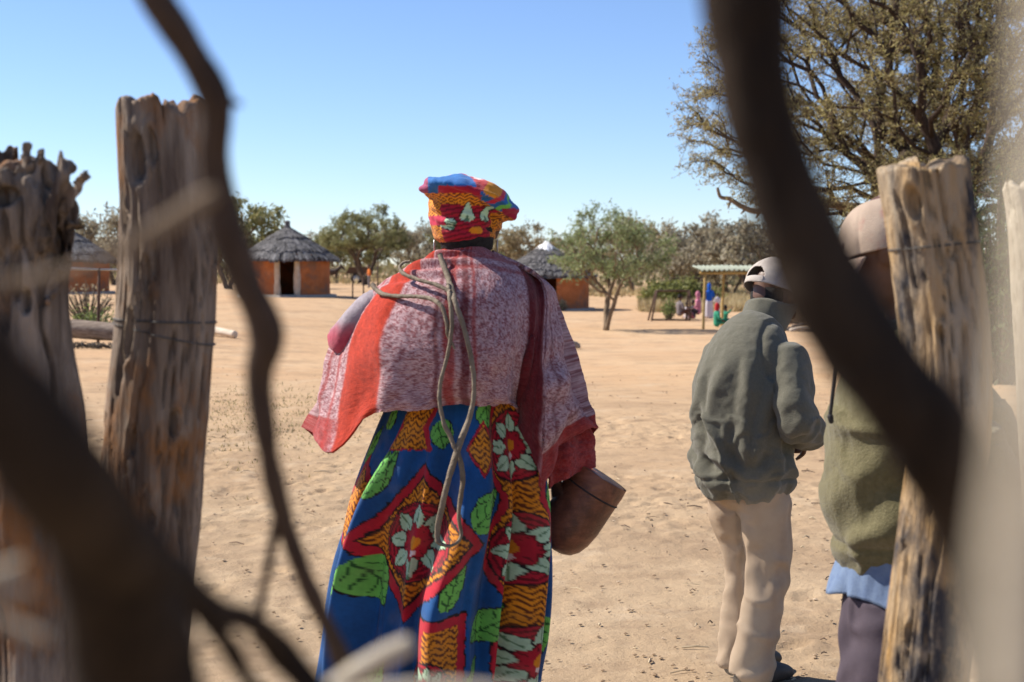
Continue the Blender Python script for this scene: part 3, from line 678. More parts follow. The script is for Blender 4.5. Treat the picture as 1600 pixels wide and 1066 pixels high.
def play_frame(label, px0, px1, Y, top, slant, dep, group):
    e = empty("play_frame", on_ground((px0 + px1) / 2, Y), .12, label, "frame", group); w_ = (px1 - px0) / FPX * Y / 2; h_ = top; r0 = .042
    for s in (-1, 1):
        for d in (0, 1):
            A = Acc(); V, F = tube([(s * w_ + (-slant if s < 0 else 0), d * dep, -.05), (s * (w_ - .03) , d * dep * .35, h_)], [r0, r0], 7); A.add(V, F); mk("upright", A, M['rust'], e)
    A = Acc(); V, F = tube([(-w_, dep * .17, h_), (w_, dep * .17, h_)], [r0, r0], 7); A.add(V, F); mk("crossbar", A, M['rust'], e)
    A = Acc(); V, F = tube([(-w_ - slant, -.02, .05), (w_, -.02, .03)], [.04, .04], 7); A.add(V, F); mk("ground_bar", A, M['rust'], e)
play_frame("rusty pipe play frame nearest the lone thorn tree", 1025, 1079, 63, 1.32, .22, .7, "pipe play frames")
play_frame("plain pipe frame standing beyond the rusty play frame in dry grass", 1046, 1098, 82, 1.7, .05, .5, "pipe play frames")
W, Lf = bush(96, .42, 1.05, 600, .05, [(.15, .21, .06), (.2, .26, .08)], 6)
plant_bush("green_shrub", W, Lf, on_ground(1045, 63.8), "green shrub leaning inside the rusty pipe play frame")

def hand(acc, wrist, d, palm_n, s=1.0, curl=.5, flip=1):
    """Palm and five separate fingers growing from the wrist along d; palm_n points out of the palm."""
    d = np.asarray(d, float); d /= np.linalg.norm(d); n = np.asarray(palm_n, float); n -= d * n.dot(d); n /= np.linalg.norm(n); sd_ = np.cross(d, n) * flip; w_ = np.asarray(wrist, float)
    V, F = tube([w_ - d * .02 * s, w_ + d * .03 * s, w_ + d * .085 * s], [(.024 * s, .018 * s), (.034 * s, .015 * s), (.036 * s, .012 * s)], 10, ref=sd_); acc.add(V, F)
    for k, ln in enumerate((.070, .080, .075, .058)):
        b = w_ + d * .08 * s + sd_ * (.029 - .0195 * k) * s; pts = [b - d * .012 * s]; dirr = d; q_ = b
        for seg_, fr in enumerate((.45, .32, .23)):
            ang = curl * (.5 + .55 * seg_); dd = d * math.cos(ang) + n * math.sin(ang); pts.append(q_); q_ = q_ + dd * ln * fr * s
        pts.append(q_); V, F = tube(pts, [.0085 * s, .0088 * s, .008 * s, .0072 * s, .0062 * s][:len(pts)], 7, ref=sd_); acc.add(V, F)
    b = w_ + d * .025 * s + sd_ * .03 * s; V, F = tube([b - sd_ * .01 * s, b + (sd_ * .6 + d * .7 + n * .3) * .035 * s, b + (sd_ * .6 + d * 1.1 + n * .7) * .055 * s], [.012 * s, .0105 * s, .0078 * s], 7, ref=n); acc.add(V, F)

def head(acc, c, f, up, s=1.0):
    """Head with brow, nose, chin and ears; f faces forward."""
    f = np.asarray(f, float); f /= np.linalg.norm(f); up = np.asarray(up, float); up -= f * up.dot(f); up /= np.linalg.norm(up); r = np.cross(f, up); c = np.asarray(c, float)
    prof = [(-.115, .035, .045, .035), (-.095, .055, .058, .03), (-.06, .066, .082, .012), (-.02, .072, .092, 0), (.025, .076, .098, -.004), (.065, .073, .094, -.008), (.095, .055, .072, -.012), (.113, .025, .035, -.014)]
    V, F = tube([c + up * h_ * s + f * o_ * s for h_, a_, b_, o_ in prof], [(a_ * s, b_ * s) for h_, a_, b_, o_ in prof], 20, ref=r, cap=.3); acc.add(V, F)
    V, F = tube([c + f * .092 * s + up * .015 * s, c + f * .108 * s - up * .02 * s, c + f * .106 * s - up * .036 * s], [.01 * s, .014 * s, .019 * s], 8, ref=r); acc.add(V, F)
    V, F = tube([c + f * .088 * s - up * .062 * s - r * .02 * s, c + f * .097 * s - up * .062 * s, c + f * .088 * s - up * .062 * s + r * .02 * s], [.009 * s, .012 * s, .009 * s], 8, ref=up); acc.add(V, F)
    for sg in (-1, 1):
        V, F = tube([c + r * sg * .075 * s + up * .03 * s, c + r * sg * .086 * s - f * .01 * s, c + r * sg * .077 * s - up * .03 * s], [(.008 * s, .016 * s), (.009 * s, .02 * s), (.008 * s, .013 * s)], 8, ref=r); acc.add(V, F)
        V, F = tube([c + f * .086 * s + r * sg * .015 * s + up * .028 * s, c + f * .08 * s + r * sg * .05 * s + up * .028 * s], [.012 * s, .012 * s], 7, ref=up); acc.add(V, F)

def small_person(label, px, Y, s, yaw, pose, top_m, low_m, scarf=None, group=None, low='legs', arm=None, lift=0):
    b = on_ground(px, Y); e = empty("person", b + np.array([0, 0, lift]), yaw, label, "person", group); e.scale = (s,) * 3
    hip = .92 if pose == 'stand' else .16; sh = hip + .5; f = np.array([0, 1, 0.])
    B = Acc(); T_ = Acc(); L_ = Acc()
    V, F = tube([(0, 0, hip), (0, -.01, hip + .2), (0, 0, hip + .42), (0, .01, hip + .52)], [(.15, .1), (.13, .1), (.17, .11), (.09, .08)], 12); B.add(V, F); V, F = tube([(0, .01, sh), (0, .02, sh + .14)], [.05, .05], 8); B.add(V, F)
    head(B, (0, .04, sh + .23), f, (0, 0, 1), 1.05)
    V, F = tube([(0, 0, hip - .05), (0, -.01, hip + .2), (0, 0, hip + .42), (0, .01, hip + .53)], [(.175, .13), (.16, .125), (.19, .13), (.1, .09)], 12); T_.add(V, F)
    for sg in (-1, 1):
        if pose == 'stand':
            leg = [(sg * .09, 0, hip), (sg * .1, .03, .5), (sg * .1, 0, .08), (sg * .1, .12, .03)]
        else:
            leg = [(sg * .1, 0, hip), (sg * .17, .38, .3), (sg * .13, .62, .08), (sg * .13, .74, .05)]
        V, F = tube(leg, [.085, .06, .042, .035], 9); B.add(V, F)
        if low == 'legs': V, F = tube(leg[:3], [.10, .078, .062], 9); L_.add(V, F)
        hnd = arm if (arm is not None and sg > 0) else (sg * .24, .24, hip + .1); elb = np.array([sg * .26, .02, hip + .22]) if not (arm is not None and sg > 0) else (np.array([sg * .2, 0, sh]) + np.array(arm)) / 2 - np.array([0, .03, .06])
        V, F = tube([(sg * .18, 0, sh - .04), elb, hnd], [.05, .04, .032], 8); B.add(V, F); dh = np.array(hnd) - elb; hand(B, hnd, dh, (0, 0, -1) if abs(dh[2]) < .2 else (0, 1, .1), 1.1, .4, sg)
        V, F = tube([(sg * .17, 0, sh - .03), elb, elb * .6 + np.array(hnd) * .4], [.068, .058, .055], 8); T_.add(V, F)
    if low == 'skirt': V, F = tube([(0, 0, hip + .05), (0, 0, hip - .2), (0, .02, .4), (0, .03, .08)], [(.165, .12), (.2, .15), (.22, .18), (.25, .21)], 14); L_.add(V, F)
    else: V, F = tube([(0, 0, hip + .06), (0, .02, hip - .07)], [(.17, .12), (.16, .12)], 12); L_.add(V, F)
    V, F = remesh(B, .022, 2); ob("body", build_mesh("body", V, F), M['skin'], e)
    V, F = remesh(T_, .024, 3); ob("top", build_mesh("top", V, F), top_m, e)
    V, F = remesh(L_, .024, 3); ob("skirt" if low == 'skirt' else "trousers", build_mesh("low", V, F), low_m, e)
    A = Acc(); hc = np.array([0, .025, sh + .26])
    if scarf:
        V, F = tube([hc - [0, .02, .2], hc - [0, .02, .08], hc, hc + [0, -.01, .1], hc + [0, -.01, .125]], [(.1, .09), (.1, .1), (.1, .115), (.07, .085), (.03, .04)], 14); A.add(V, F); ob("headscarf", build_mesh("scarf", *remesh(A, .02, 2)), scarf, e)
    else:
        V, F = tube([hc - [0, .035, .03], hc - [0, .02, -.03], hc + [0, -.01, .09], hc + [0, -.01, .11]], [(.088, .085), (.088, .095), (.07, .085), (.03, .04)], 14); A.add(V, F); mk("hair", A, M['hair'], e)
    return e
BL = cloth("cobalt_cotton", (.015, .11, .5)); WH = cloth("white_cotton", (.62, .56, .58)); PK = cloth("pink_cotton", (.55, .2, .27)); GN = cloth("green_cotton", (.03, .24, .15)); RD = cloth("red_cotton", (.5, .03, .04)); DK = cloth("dark_cotton", (.05, .045, .06)); GY = cloth("grey_cotton_top", (.2, .17, .17)); ORG = cloth("orange_cotton", (.75, .2, .04)); BR = cloth("brown_cotton", (.16, .07, .05))
small_person("person in cobalt blue headscarf and top with long white skirt by the shelter", 1108, 66, .90, .15, 'stand', BL, WH, BL, low='skirt')
small_person("person in pink with a pink headscarf reaching out one arm beside the play frame", 1091, 64, 1.02, 1.2, 'sit', PK, DK, PK, arm=(.34, .3, .66), lift=.22)
small_person("child in a grey top sitting beside the shrub inside the play frame", 1062, 63.3, .95, -1.0, 'sit', GY, BR, lift=.18)
small_person("child in a pale top sitting low on the sand behind the play frame's ground bar", 1073, 64.5, .78, -.6, 'sit', WH, PK)
small_person("child in dark clothes sitting between the play frame and the person in pink", 1083, 65, .84, .6, 'sit', DK, GY)
small_person("person in a green dress and red headscarf sitting on the sand by the shelter", 1120, 56.6, .92, -1.3, 'sit', GN, GN, RD)
small_person("child in green with dark hair sitting behind the red headscarf, one arm raised", 1133, 58.2, .8, -1.0, 'sit', GN, DK, arm=(.3, .25, .9))
small_person("person in white standing behind the far shelter pole", 1121, 69, .62, .4, 'stand', WH, WH, low='skirt')
small_person("person in a bright orange top by the wire fence beyond the hut", 577, 90, .82, 1.9, 'stand', ORG, GY)
# heap of cut branches by the shelter
r_ = np.random.RandomState(77)
for k in range(9):
    p = on_ground(1222 + 46 * r_.rand(), 53 + 1.4 * r_.rand()); a_ = r_.uniform(-.5, .5); l = .5 + .6 * r_.rand(); d = np.array([math.cos(a_), math.sin(a_), .12]) * l
    A = Acc(); rr = .05 + .05 * r_.rand(); h0 = np.array([0, 0, rr + .18 * (k % 3)])
    V, F = tube(cr([p - d / 2 + h0, p + h0 + [0, 0, .06 * r_.rand()], p + d / 2 + h0], 4), list(np.linspace(rr, rr * .6, 9)), 9, ref=(0, 0, 1)); V = V + vnormals(V, F) * (.02 * fbm(V * 7, 2, k))[:, None]; A.add(V, F); o = mk("cut_branch", A, M['log' if k % 3 else 'palelog']); tag(o, "rough cut branch in the firewood heap behind the person in grey-green fleece", "branch", "firewood heap")

# ------------------------------------------------------------------ near fence posts
def post(name, rows, Y, depth, seed, label, m, knots=(), rag=.03, fiss=.05, lump=.1, bevel=0, ties=()):
    """rows: (row px, left px, right px) of the silhouette, top to bottom; carried down to the ground."""
    rows = np.array(rows, float); nr = 260; top = rows[0, 0]; pyb = 413 + (CAM_H + .05) * FPX / Y
    if rows[-1, 0] < pyb: rows = np.vstack([rows, [pyb, rows[-1, 1] + (rows[-1, 1] - rows[-2, 1]) * .3, rows[-1, 2] + (rows[-1, 2] - rows[-2, 2]) * .3]])
    py = np.linspace(top, pyb, nr); l_ = np.interp(py, rows[:, 0], rows[:, 1]); r_ = np.interp(py, rows[:, 0], rows[:, 2])
    for _ in range(6): l_[1:-1] = (l_[:-2] + 2 * l_[1:-1] + l_[2:]) / 4; r_[1:-1] = (r_[:-2] + 2 * r_[1:-1] + r_[2:]) / 4
    C = np.array([P((a + b) / 2, q_, Y) for a, b, q_ in zip(l_, r_, py)]); hw = (r_ - l_) / 2 * Y / FPX
    ns = 128; th = np.linspace(0, 2 * np.pi, ns, endpoint=False); TH, ZZ = np.meshgrid(th, C[:, 2])
    cyl = np.stack([np.cos(TH) * 1.0, np.sin(TH) * 1.0, ZZ], -1).reshape(-1, 3)
    f = 1 + lump * fbm(cyl * np.array([1.3, 1.3, 2.2]), 3, seed) * .8
    tw = cyl.copy(); tw[:, 0] += .35 * vn(cyl * np.array([1, 1, 3.]), seed + 1); tw[:, 1] += .35 * vn(cyl * np.array([1, 1, 3.]), seed + 3)
    ridg = 1 - np.abs(fbm(tw * np.array([3.6, 3.6, 1.7]), 4, seed + 5)); f -= fiss * smooth(.86, .99, ridg) * 2.2
    f += fiss * .45 * fbm(tw * np.array([9, 9, 3.2]), 4, seed + 9)
    f = f.reshape(nr, ns)
    for (kx, ky, rx_, ry_, dp) in knots:   # knot holes pressed into the wood
        row = (py - ky) / ry_; k0 = np.interp(ky, py, (l_ + r_) / 2); kh = np.interp(ky, py, (r_ - l_) / 2); ang = -np.pi / 2 + math.asin(max(-.95, min(.95, (kx - k0) / kh)))
        da = (th - ang + np.pi) % (2 * np.pi) - np.pi; g_ = (da[None] * kh / rx_) ** 2 + row[:, None] ** 2; f -= dp * (1 - smooth(.35, 1.0, g_)); f += .05 * np.exp(-((np.sqrt(g_) - 1.25) / .22) ** 2)
    rr = f * hw[:, None]; Vx = C[:, None, 0] + rr * np.cos(th); Vy = C[:, None, 1] + rr * depth * np.sin(th); Vz = np.repeat(C[:, 2:3], ns, 1).copy()
    # broken top: heights follow splintery noise
    tp = C[0, 2]; mask = smooth(tp - .12, tp, Vz); jag = fbm(np.stack([np.cos(TH) * 1.7, np.sin(TH) * 1.7, TH * 0], -1).reshape(-1, 3), 5, seed + 2).reshape(nr, ns); Vz += mask * (rag * jag - bevel * (Vx - C[0, 0]) / hw[0])
    V = [np.stack([Vx, Vy, Vz], -1)]; ntop = 10
    for k in range(1, ntop):
        s = 1 - k / ntop; ring = V[0][0] * s + np.array([C[0, 0], C[0, 1], tp - .02]) * (1 - s); ring[:, 2] = V[0][0][:, 2] * s + (tp - .015) * (1 - s) + rag * .8 * fbm(np.column_stack([ring[:, :2] * 45, ring[:, 2] * 0]), 3, seed + 4) * (.3 + s); V.insert(0, ring[None])
    V = np.concatenate(V[:-1] + [V[-1]], 0) if False else np.concatenate([v if v.ndim == 3 else v[None] for v in V], 0); n_ = len(V); V = V.reshape(-1, 3)
    i = np.arange(n_ - 1)[:, None] * ns; j = np.arange(ns)[None]; j2 = (j + 1) % ns; Q = np.stack([i + j, i + ns + j, i + ns + j2, i + j2], -1).reshape(-1, 4); V = np.vstack([V, [[C[0, 0], C[0, 1], tp - .01]]]); T = np.stack([np.arange(ns), (np.arange(ns) + 1) % ns, np.full(ns, len(V) - 1)], -1)
    base = np.array([C[-1, 0], C[-1, 1], 0]); e = empty(name, base, 0, label, "post"); A = Acc(); A.add(V - base, [Q, T]); mk("trunk", A, m, e)
    for (ya, yb, rad_) in ties:
        k = int(np.argmin(abs(py - (ya + yb) / 2))); t = np.linspace(0, 2 * np.pi, 60); tilt = (yb - ya) * Y / FPX / 2; A = Acc()
        fr = f[k]; rl = (np.interp(t % (2 * np.pi), th, fr, period=2 * np.pi)) * hw[k] + rad_
        V2 = np.stack([C[k, 0] + rl * np.cos(t), C[k, 1] + rl * depth * np.sin(t), C[k, 2] - tilt * np.cos(t)], 1) - base; V, F = tube(V2, [rad_] * 60, 6, ref=(0, 0, 1), cap=0); A.add(V, F); mk("wire_tie", A, M['wire'], e)
    return e

post("fence_post", [(172, 186, 318), (230, 189, 326), (300, 192, 333), (420, 190, 338), (520, 183, 335), (620, 171, 326), (720, 163, 318), (850, 168, 309), (960, 180, 298), (1066, 190, 290)], 2.3, .9, 3,
     "tall weathered fence post with dark knot holes and a broken top", M['postwood'],
     knots=[(228, 252, 17, 38, .32), (252, 238, 9, 26, .2), (216, 520, 8, 40, .22), (289, 655, 9, 22, .28), (222, 682, 8, 26, .24), (252, 800, 7, 16, .28), (215, 990, 18, 60, .26), (243, 430, 7, 30, .14)], rag=.018, fiss=.055, lump=.09, ties=((506, 542, .0013), (495, 501, .0016)))
def stump():
    Ys_ = 2.15; base = np.array([P(60, 1066, Ys_)[0], Ys_, 0]); r_ = np.random.RandomState(6); A = Acc()
    rows = [(262, 32, 66), (285, 34, 78), (320, 36, 86), (360, 34, 82), (420, 33, 76), (520, 37, 73), (640, 47, 76), (800, 58, 80), (960, 66, 84), (1066, 74, 86), (1400, 92, 95), (1885, 105, 105)]
    V, F = tube(cr([P(c, q_, Ys_) - base for q_, c, h_ in rows], 6), [(x_, x_ * .92) for x_ in cr1([PX(h_, Ys_) for q_, c, h_ in rows], 6)], 40, cap=.1); A.add(V, F)
    spl = [((100, 330), (136, 266), 17, 8), ((96, 420), (122, 342), 20, 7), ((10, 300), (20, 226), 30, 12), ((60, 300), (66, 232), 28, 9), ((-20, 300), (-35, 240), 28, 6), ((85, 300), (98, 250), 16, 7), ((35, 300), (44, 222), 22, 9)]
    for k in range(22):
        x_ = -48 + 160 * (k + r_.rand()) / 22; top_ = 236 + .0040 * (x_ - 30) ** 2 + r_.uniform(-16, 26); spl.append(((x_ * .82 + 6, r_.uniform(300, 340)), (x_ + (x_ - 30) * .10 + r_.uniform(-6, 6), top_), r_.uniform(17, 27), r_.uniform(4, 9)))
    for (ax, ay), (bx, by), r0, r1 in spl:
        Ya = Ys_ + r_.uniform(-.062, .05); p0 = P(ax, ay, Ya) - base; p1 = P(bx, by, Ya + r_.uniform(-.02, .01)) - base; m_ = (p0 + p1) / 2 + r_.normal(size=3) * .003; pts = cr([p0 + (p0 - p1) * .7, p0, m_, p1], 5)
        V, F = tube(pts, [(x_, x_ * .42) for x_ in np.linspace(PX(r0, Ys_), PX(r1, Ys_), len(pts))], 9, ref=(math.cos(ax), math.sin(ax), .1), cap=.4); A.add(V, F)
    V, F = remesh(A, .0036, 1); N_ = vnormals(V, F); a_ = np.column_stack([np.arctan2(V[:, 0], V[:, 1]) * 2.2, V[:, 2] * 3.2, V[:, 0] * 20]); hi_ = smooth(1.35, 1.6, V[:, 2])
    V = V + N_ * (.008 * fbm(V * np.array([26, 26, 4]), 4, 3) + .004 * hi_ * fbm(V * np.array([75, 75, 12]), 3, 4) - .016 * smooth(.85, .99, 1 - np.abs(fbm(V * np.array([15, 15, 3.2]), 3, 9))))[:, None]
    for kx, ky, rx_, ry_, dp in ((62, 470, 9, 22, .02), (30, 310, 24, 18, .03), (96, 390, 9, 50, .02)):
        c = P(kx, ky, Ys_) - base; g_ = ((V[:, 0] - c[0]) / PX(rx_, Ys_)) ** 2 + ((V[:, 2] - c[2]) / PX(ry_, Ys_)) ** 2; V[:, 1] += dp * (1 - smooth(.3, 1, g_)) * (V[:, 1] < 0.02)
    e = empty("fence_post", base, 0, "gnarled fence post with a splayed crown of torn wood", "post"); ob("trunk", build_mesh("trunk", V, F), M['stump'], e)
stump()
post("fence_post", [(258, 1368, 1513), (300, 1374, 1518), (400, 1391, 1531), (520, 1408, 1543), (640, 1420, 1548), (760, 1412, 1540), (860, 1398, 1530), (960, 1385, 1520), (1066, 1372, 1508)], 2.2, .95, 15,
     "pale split fence post with charred patches in front of the olive jersey", M['postwood2'],
     knots=[(1412, 318, 12, 30, .26), (1478, 410, 5, 70, .14), (1490, 560, 6, 60, .12), (1452, 520, 5, 14, .2), (1404, 850, 5, 10, .2), (1404, 980, 5, 18, .22)], rag=.012, fiss=.06, lump=.10, bevel=-.012, ties=((390, 376, .0014),))
post("fence_post", [(288, 1570, 1700), (330, 1576, 1712), (600, 1590, 1730), (1066, 1600, 1740)], 2.25, .95, 21, "pale fence post with a sawn top standing beyond the split charred post", M['bark_pale'], rag=.012, fiss=.05)
post("fence_post", [(770, 2, 96), (900, 4, 110), (1066, 0, 120)], 2.75, .9, 27, "short rough stake behind the gnarled splayed post", M['stump'], rag=.03, fiss=.08)

# ------------------------------------------------------------------ foreground branches, close to the lens
def branch(name, pts, label, m, seed, forks=(), group=None, bump=.12):
    """pts: (px, py, distance, half width px)"""
    e = None; root = None
    def limb(pl, nm, parent):
        nonlocal root
        pl = np.array(pl, float); w3 = np.array([P(a, b, c) for a, b, c, d in pl]); rr = pl[:, 3] * pl[:, 2] / FPX; c = cr(w3, 10); rad = cr1(rr, 10)
        V, F = tube(c, list(np.maximum(rad, .0005)), 16, cap=.5); V = V + vnormals(V, F) * (bump * np.median(rad) * fbm(V / np.median(rad) * .35, 3, seed))[:, None]
        A = Acc()
        if root is None: root = w3[-1]
        A.add(V - root, F); return A
    A = limb(pts, name, None); 
    if forks:
        e = empty(name, root, 0, label, "branch", group); mk("stem", A, m, e)
        for f in forks: mk("twig" if f[0][3] > 6 else "thorn", limb(f, "", e), m, e)
    else:
        e = mk(name, A, m); e.location = root; tag(e, label, "branch", group)
    return e
branch("thorn_branch", [(190, -110, .62, 26), (246, 0, .62, 25), (300, 85, .63, 25), (336, 160, .64, 27), (334, 250, .65, 24), (350, 345, .66, 28), (385, 440, .67, 26), (416, 520, .68, 27), (405, 590, .69, 22), (416, 690, .70, 18), (440, 800, .72, 17), (480, 910, .74, 14), (530, 1020, .76, 15), (600, 1180, .8, 15)],
       "slim curving thorn branch crossing in front of the tall holed post", M['bark_dark'], 4, forks=[[(336, 152, .64, 16), (356, 158, .64, 9), (376, 163, .64, 3)], [(412, 515, .68, 14), (425, 528, .68, 8), (436, 545, .68, 3)], [(436, 800, .72, 9), (424, 860, .73, 8), (410, 930, .74, 7), (400, 1000, .75, 5)]])
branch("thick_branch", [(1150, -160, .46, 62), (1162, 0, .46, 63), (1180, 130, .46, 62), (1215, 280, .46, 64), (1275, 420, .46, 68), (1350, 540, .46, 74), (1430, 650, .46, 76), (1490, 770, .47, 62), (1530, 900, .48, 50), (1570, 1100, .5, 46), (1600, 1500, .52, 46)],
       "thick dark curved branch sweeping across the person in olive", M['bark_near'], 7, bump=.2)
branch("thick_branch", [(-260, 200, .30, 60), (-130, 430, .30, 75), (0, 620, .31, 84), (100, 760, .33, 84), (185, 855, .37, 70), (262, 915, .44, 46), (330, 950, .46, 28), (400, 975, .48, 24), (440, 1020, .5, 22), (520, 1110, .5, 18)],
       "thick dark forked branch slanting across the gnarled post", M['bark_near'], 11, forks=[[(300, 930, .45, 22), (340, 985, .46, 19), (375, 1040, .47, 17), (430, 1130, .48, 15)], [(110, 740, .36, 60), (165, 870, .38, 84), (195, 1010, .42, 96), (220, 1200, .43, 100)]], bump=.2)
branch("pale_twig", [(-60, 446, .42, 9), (60, 436, .42, 10), (150, 410, .42, 11), (230, 368, .42, 14), (300, 325, .42, 16), (334, 302, .42, 11)], "greyish broken twig crossing the holed post near its knot", M['bark_tan'], 13)
branch("pale_twig", [(420, 1140, .55, 16), (520, 1075, .55, 18), (590, 1032, .55, 20), (640, 1005, .55, 15)], "pale snapped twig end in front of the hem of the printed dress", M['bark_pale'], 14)
branch("pale_twig", [(500, 1092, .5, 12), (640, 1076, .5, 13), (760, 1078, .5, 12), (900, 1100, .5, 12)], "pale horizontal twig under the hem of the printed dress", M['bark_pale'], 16)
branch("dead_branch", [(1672, -300, .15, 52), (1664, 0, .15, 54), (1650, 300, .15, 58), (1632, 600, .15, 62), (1608, 900, .15, 68), (1590, 1400, .155, 72)], "broad pale dead stem close beside the split charred post", M['bark_pale'], 18, bump=.05)
for k, (x_, y_) in enumerate([(22, 882), (30, 922), (44, 990)]):
    branch("pale_twig", [(x_ - 70, y_ + 26 - 30 * k, .36, 7), (x_ - 14, y_ + 6 - 8 * k, .36, 8), (x_ + 14 + 6 * k, y_ - 4 + 5 * k, .36, 7)], ["short pale twig stub, highest of three by the short stake", "short pale twig stub, middle of three by the short stake", "short pale twig stub, lowest of three by the short stake"][k], M['bark_pale'], 30 + k)
branch("dry_twig", [(1110, 1300, .2, 9), (1150, 1060, .2, 9), (1170, 900, .2, 8), (1185, 780, .2, 4)], "thin dry stalk blurred before the khaki trousers", M['bark_pale'], 40)

# ------------------------------------------------------------------ the woman in the printed dress
YW = 3.72
wb = on_ground(722, YW)
woman = empty("person", wb, 0, "person in printed blue dress, striped red shawl and wide printed headdress, back turned", "person")
def LW(px_, py_, Y_): return P(px_, py_, Y_) - wb

# body: one continuous skin
B = Acc()
YH = YW + .05
hc = LW(728, 352, YH)
head(B, hc, (-.12, 1, -.05), (0, 0, 1), 1.0)
V, F = tube([LW(726, 395, YH - .01), LW(727, 420, YH - .01), LW(730, 455, YW)], [(.056, .06), (.062, .062), (.11, .09)], 12); B.add(V, F)
V, F = tube([LW(730, 440, YW), LW(730, 480, YW), LW(728, 560, YW), LW(724, 650, YW), LW(718, 760, YW), LW(716, 840, YW)], [(.10, .06), (.155, .075), (.13, .075), (.105, .07), (.14, .09), (.13, .09)], 18); B.add(V, F)
for sg, xs_ in ((-1, 658), (1, 798)):
    sh = LW(xs_, 476, YW + .045)
    if sg < 0: el = LW(545, 535, YW + .10); wr = el + np.array([.12, .2, .03])
    else: el = LW(862, 600, YW + .10); wr = LW(868, 742, YW + .12)
    V, F = tube([sh, (sh + el) / 2, el], [.05, .045, .04], 10); B.add(V, F); V, F = tube([el, (el + wr) / 2, wr], [.042, .037, .028], 10); B.add(V, F); hand(B, wr, wr - el, (-.3, .2, -1) if sg < 0 else (.9, .2, -.2), .98, .55, sg)
    hp = LW(716 + sg * 52, 820, YW); kn = hp + np.array([0, .02, -.40]); an = np.array([hp[0], hp[1] - .02, .08]); V, F = tube([hp, kn, an, an + [0, .1, -.04], an + [0, .18, -.05]], [.085, .055, .038, .036, .03], 10); B.add(V, F)
V, F = remesh(B, .0075, 2); ob("body", build_mesh("body", V, F), M['skin'], woman)
# cropped hair under the headdress
A = Acc(); V, F = tube([hc + [.004, -.028, -.062], hc + [.003, -.026, -.03], hc + [.002, -.014, .02], hc + [0, -.01, .07]], [(.066, .066), (.073, .077), (.072, .085), (.055, .07)], 26, ref=(1, 0, 0), cap=.4); V = V + vnormals(V, F) * (.003 * fbm(V * 80, 2, 3))[:, None]; A.add(V, F); mk("hair", A, M['hair'], woman)
for sg in (-1, 1):
    A = Acc(); t = np.linspace(0, 2 * np.pi, 20); c = hc + np.array([sg * .083, -.012, -.055]); V, F = tube(np.stack([c[0] + 0 * t, c[1] + .012 * np.cos(t), c[2] + .016 * np.sin(t)], 1), [.002] * 20, 6, ref=(1, 0, 0), cap=0); A.add(V, F); mk("earring", A, M['metal'], woman)

# dress ---------------------------------------------------------------
RED = (.50, .012, .03); DRED = (.17, .004, .012); BLUE = (.008, .085, .27); ORA = (.80, .28, .012); OBR = (.15, .035, .005); MINT = (.50, .72, .48); GRN = (.17, .52, .09); DGR = (.02, .10, .02); BLK = (.012, .006, .008); PINKW = (.85, .7, .65)
def put(C, m, c): C[m] = c
def zig(a, y):
    return (np.sin((y + 5 * np.abs(((a / 9) % 2) - 1) * 1.6) * 2 * np.pi / 9) > .25)
def leafmotif(C, a, y, a0, y0, ang, ln, wd, c=GRN, vein=DGR):
    da = a - a0; dy = y - y0; u = da * math.cos(ang) + dy * math.sin(ang); v = -da * math.sin(ang) + dy * math.cos(ang); t = u / ln
    prof = wd * np.sqrt(np.clip(t, 0, 1)) * (1 - np.clip(t, 0, 1)) * 1.95; m = (t > 0) & (t < 1) & (np.abs(v) < prof); put(C, m, c)
    put(C, m & (np.abs(v) < 1.1), vein); put(C, m & (np.abs(((u - np.abs(v) * .8) % 15) - 7) < 1.1) & (np.abs(v) < prof * .85), vein); put(C, (t > 0) & (t < 1) & (np.abs(v) >= prof) & (np.abs(v) < prof + 2), BLK)
def rosette(C, a, y, a0, y0, r0, sx=1.0):
    da = (a - a0) / sx; dy = y - y0; r = np.hypot(da, dy); th = np.arctan2(dy, da); ins = r < r0
    put(C, ins, RED); put(C, ins & (np.sin(r * 2 * np.pi / 7.5) > .15), DRED); put(C, ins & (r > r0 - 2.5), BLK)
    k = 2 * np.pi / 8; off = np.abs((th + k / 2) % k - k / 2) * r; t = (r / r0 - .36) / .56; prof = r0 * .19 * np.sin(np.pi * np.clip(t, 0, 1) ** .75); m = (t > 0) & (t < 1) & (off < prof); put(C, m, MINT); put(C, m & (off < 1.0) & (t > .15), (.12, .25, .12)); put(C, (t > 0) & (t < 1) & (off >= prof) & (off < prof + 1.6), BLK)
    fl = r0 * (.43 + .05 * np.cos(th * 7)); put(C, r < fl, RED); put(C, (r < fl) & (r > fl - 2), DRED); put(C, (r < fl) & (r > r0 * .25) & (np.abs(np.sin(th * 3.5)) < .14), DRED)
    put(C, np.hypot(da * 1.25, dy) < r0 * .17, ORA); put(C, np.hypot(da, dy - r0 * .26) < r0 * .08, PINKW)
def diamond(C, a, y, a0, y0, hx, hy):
    d = np.abs(a - a0) / hx + np.abs(y - y0) / hy; put(C, d < 1.03, BLK); put(C, d < 1, RED); m = d < .83; put(C, m, ORA); put(C, m & zig(a, y), OBR); put(C, (d < .85) & (d > .81), BLK)
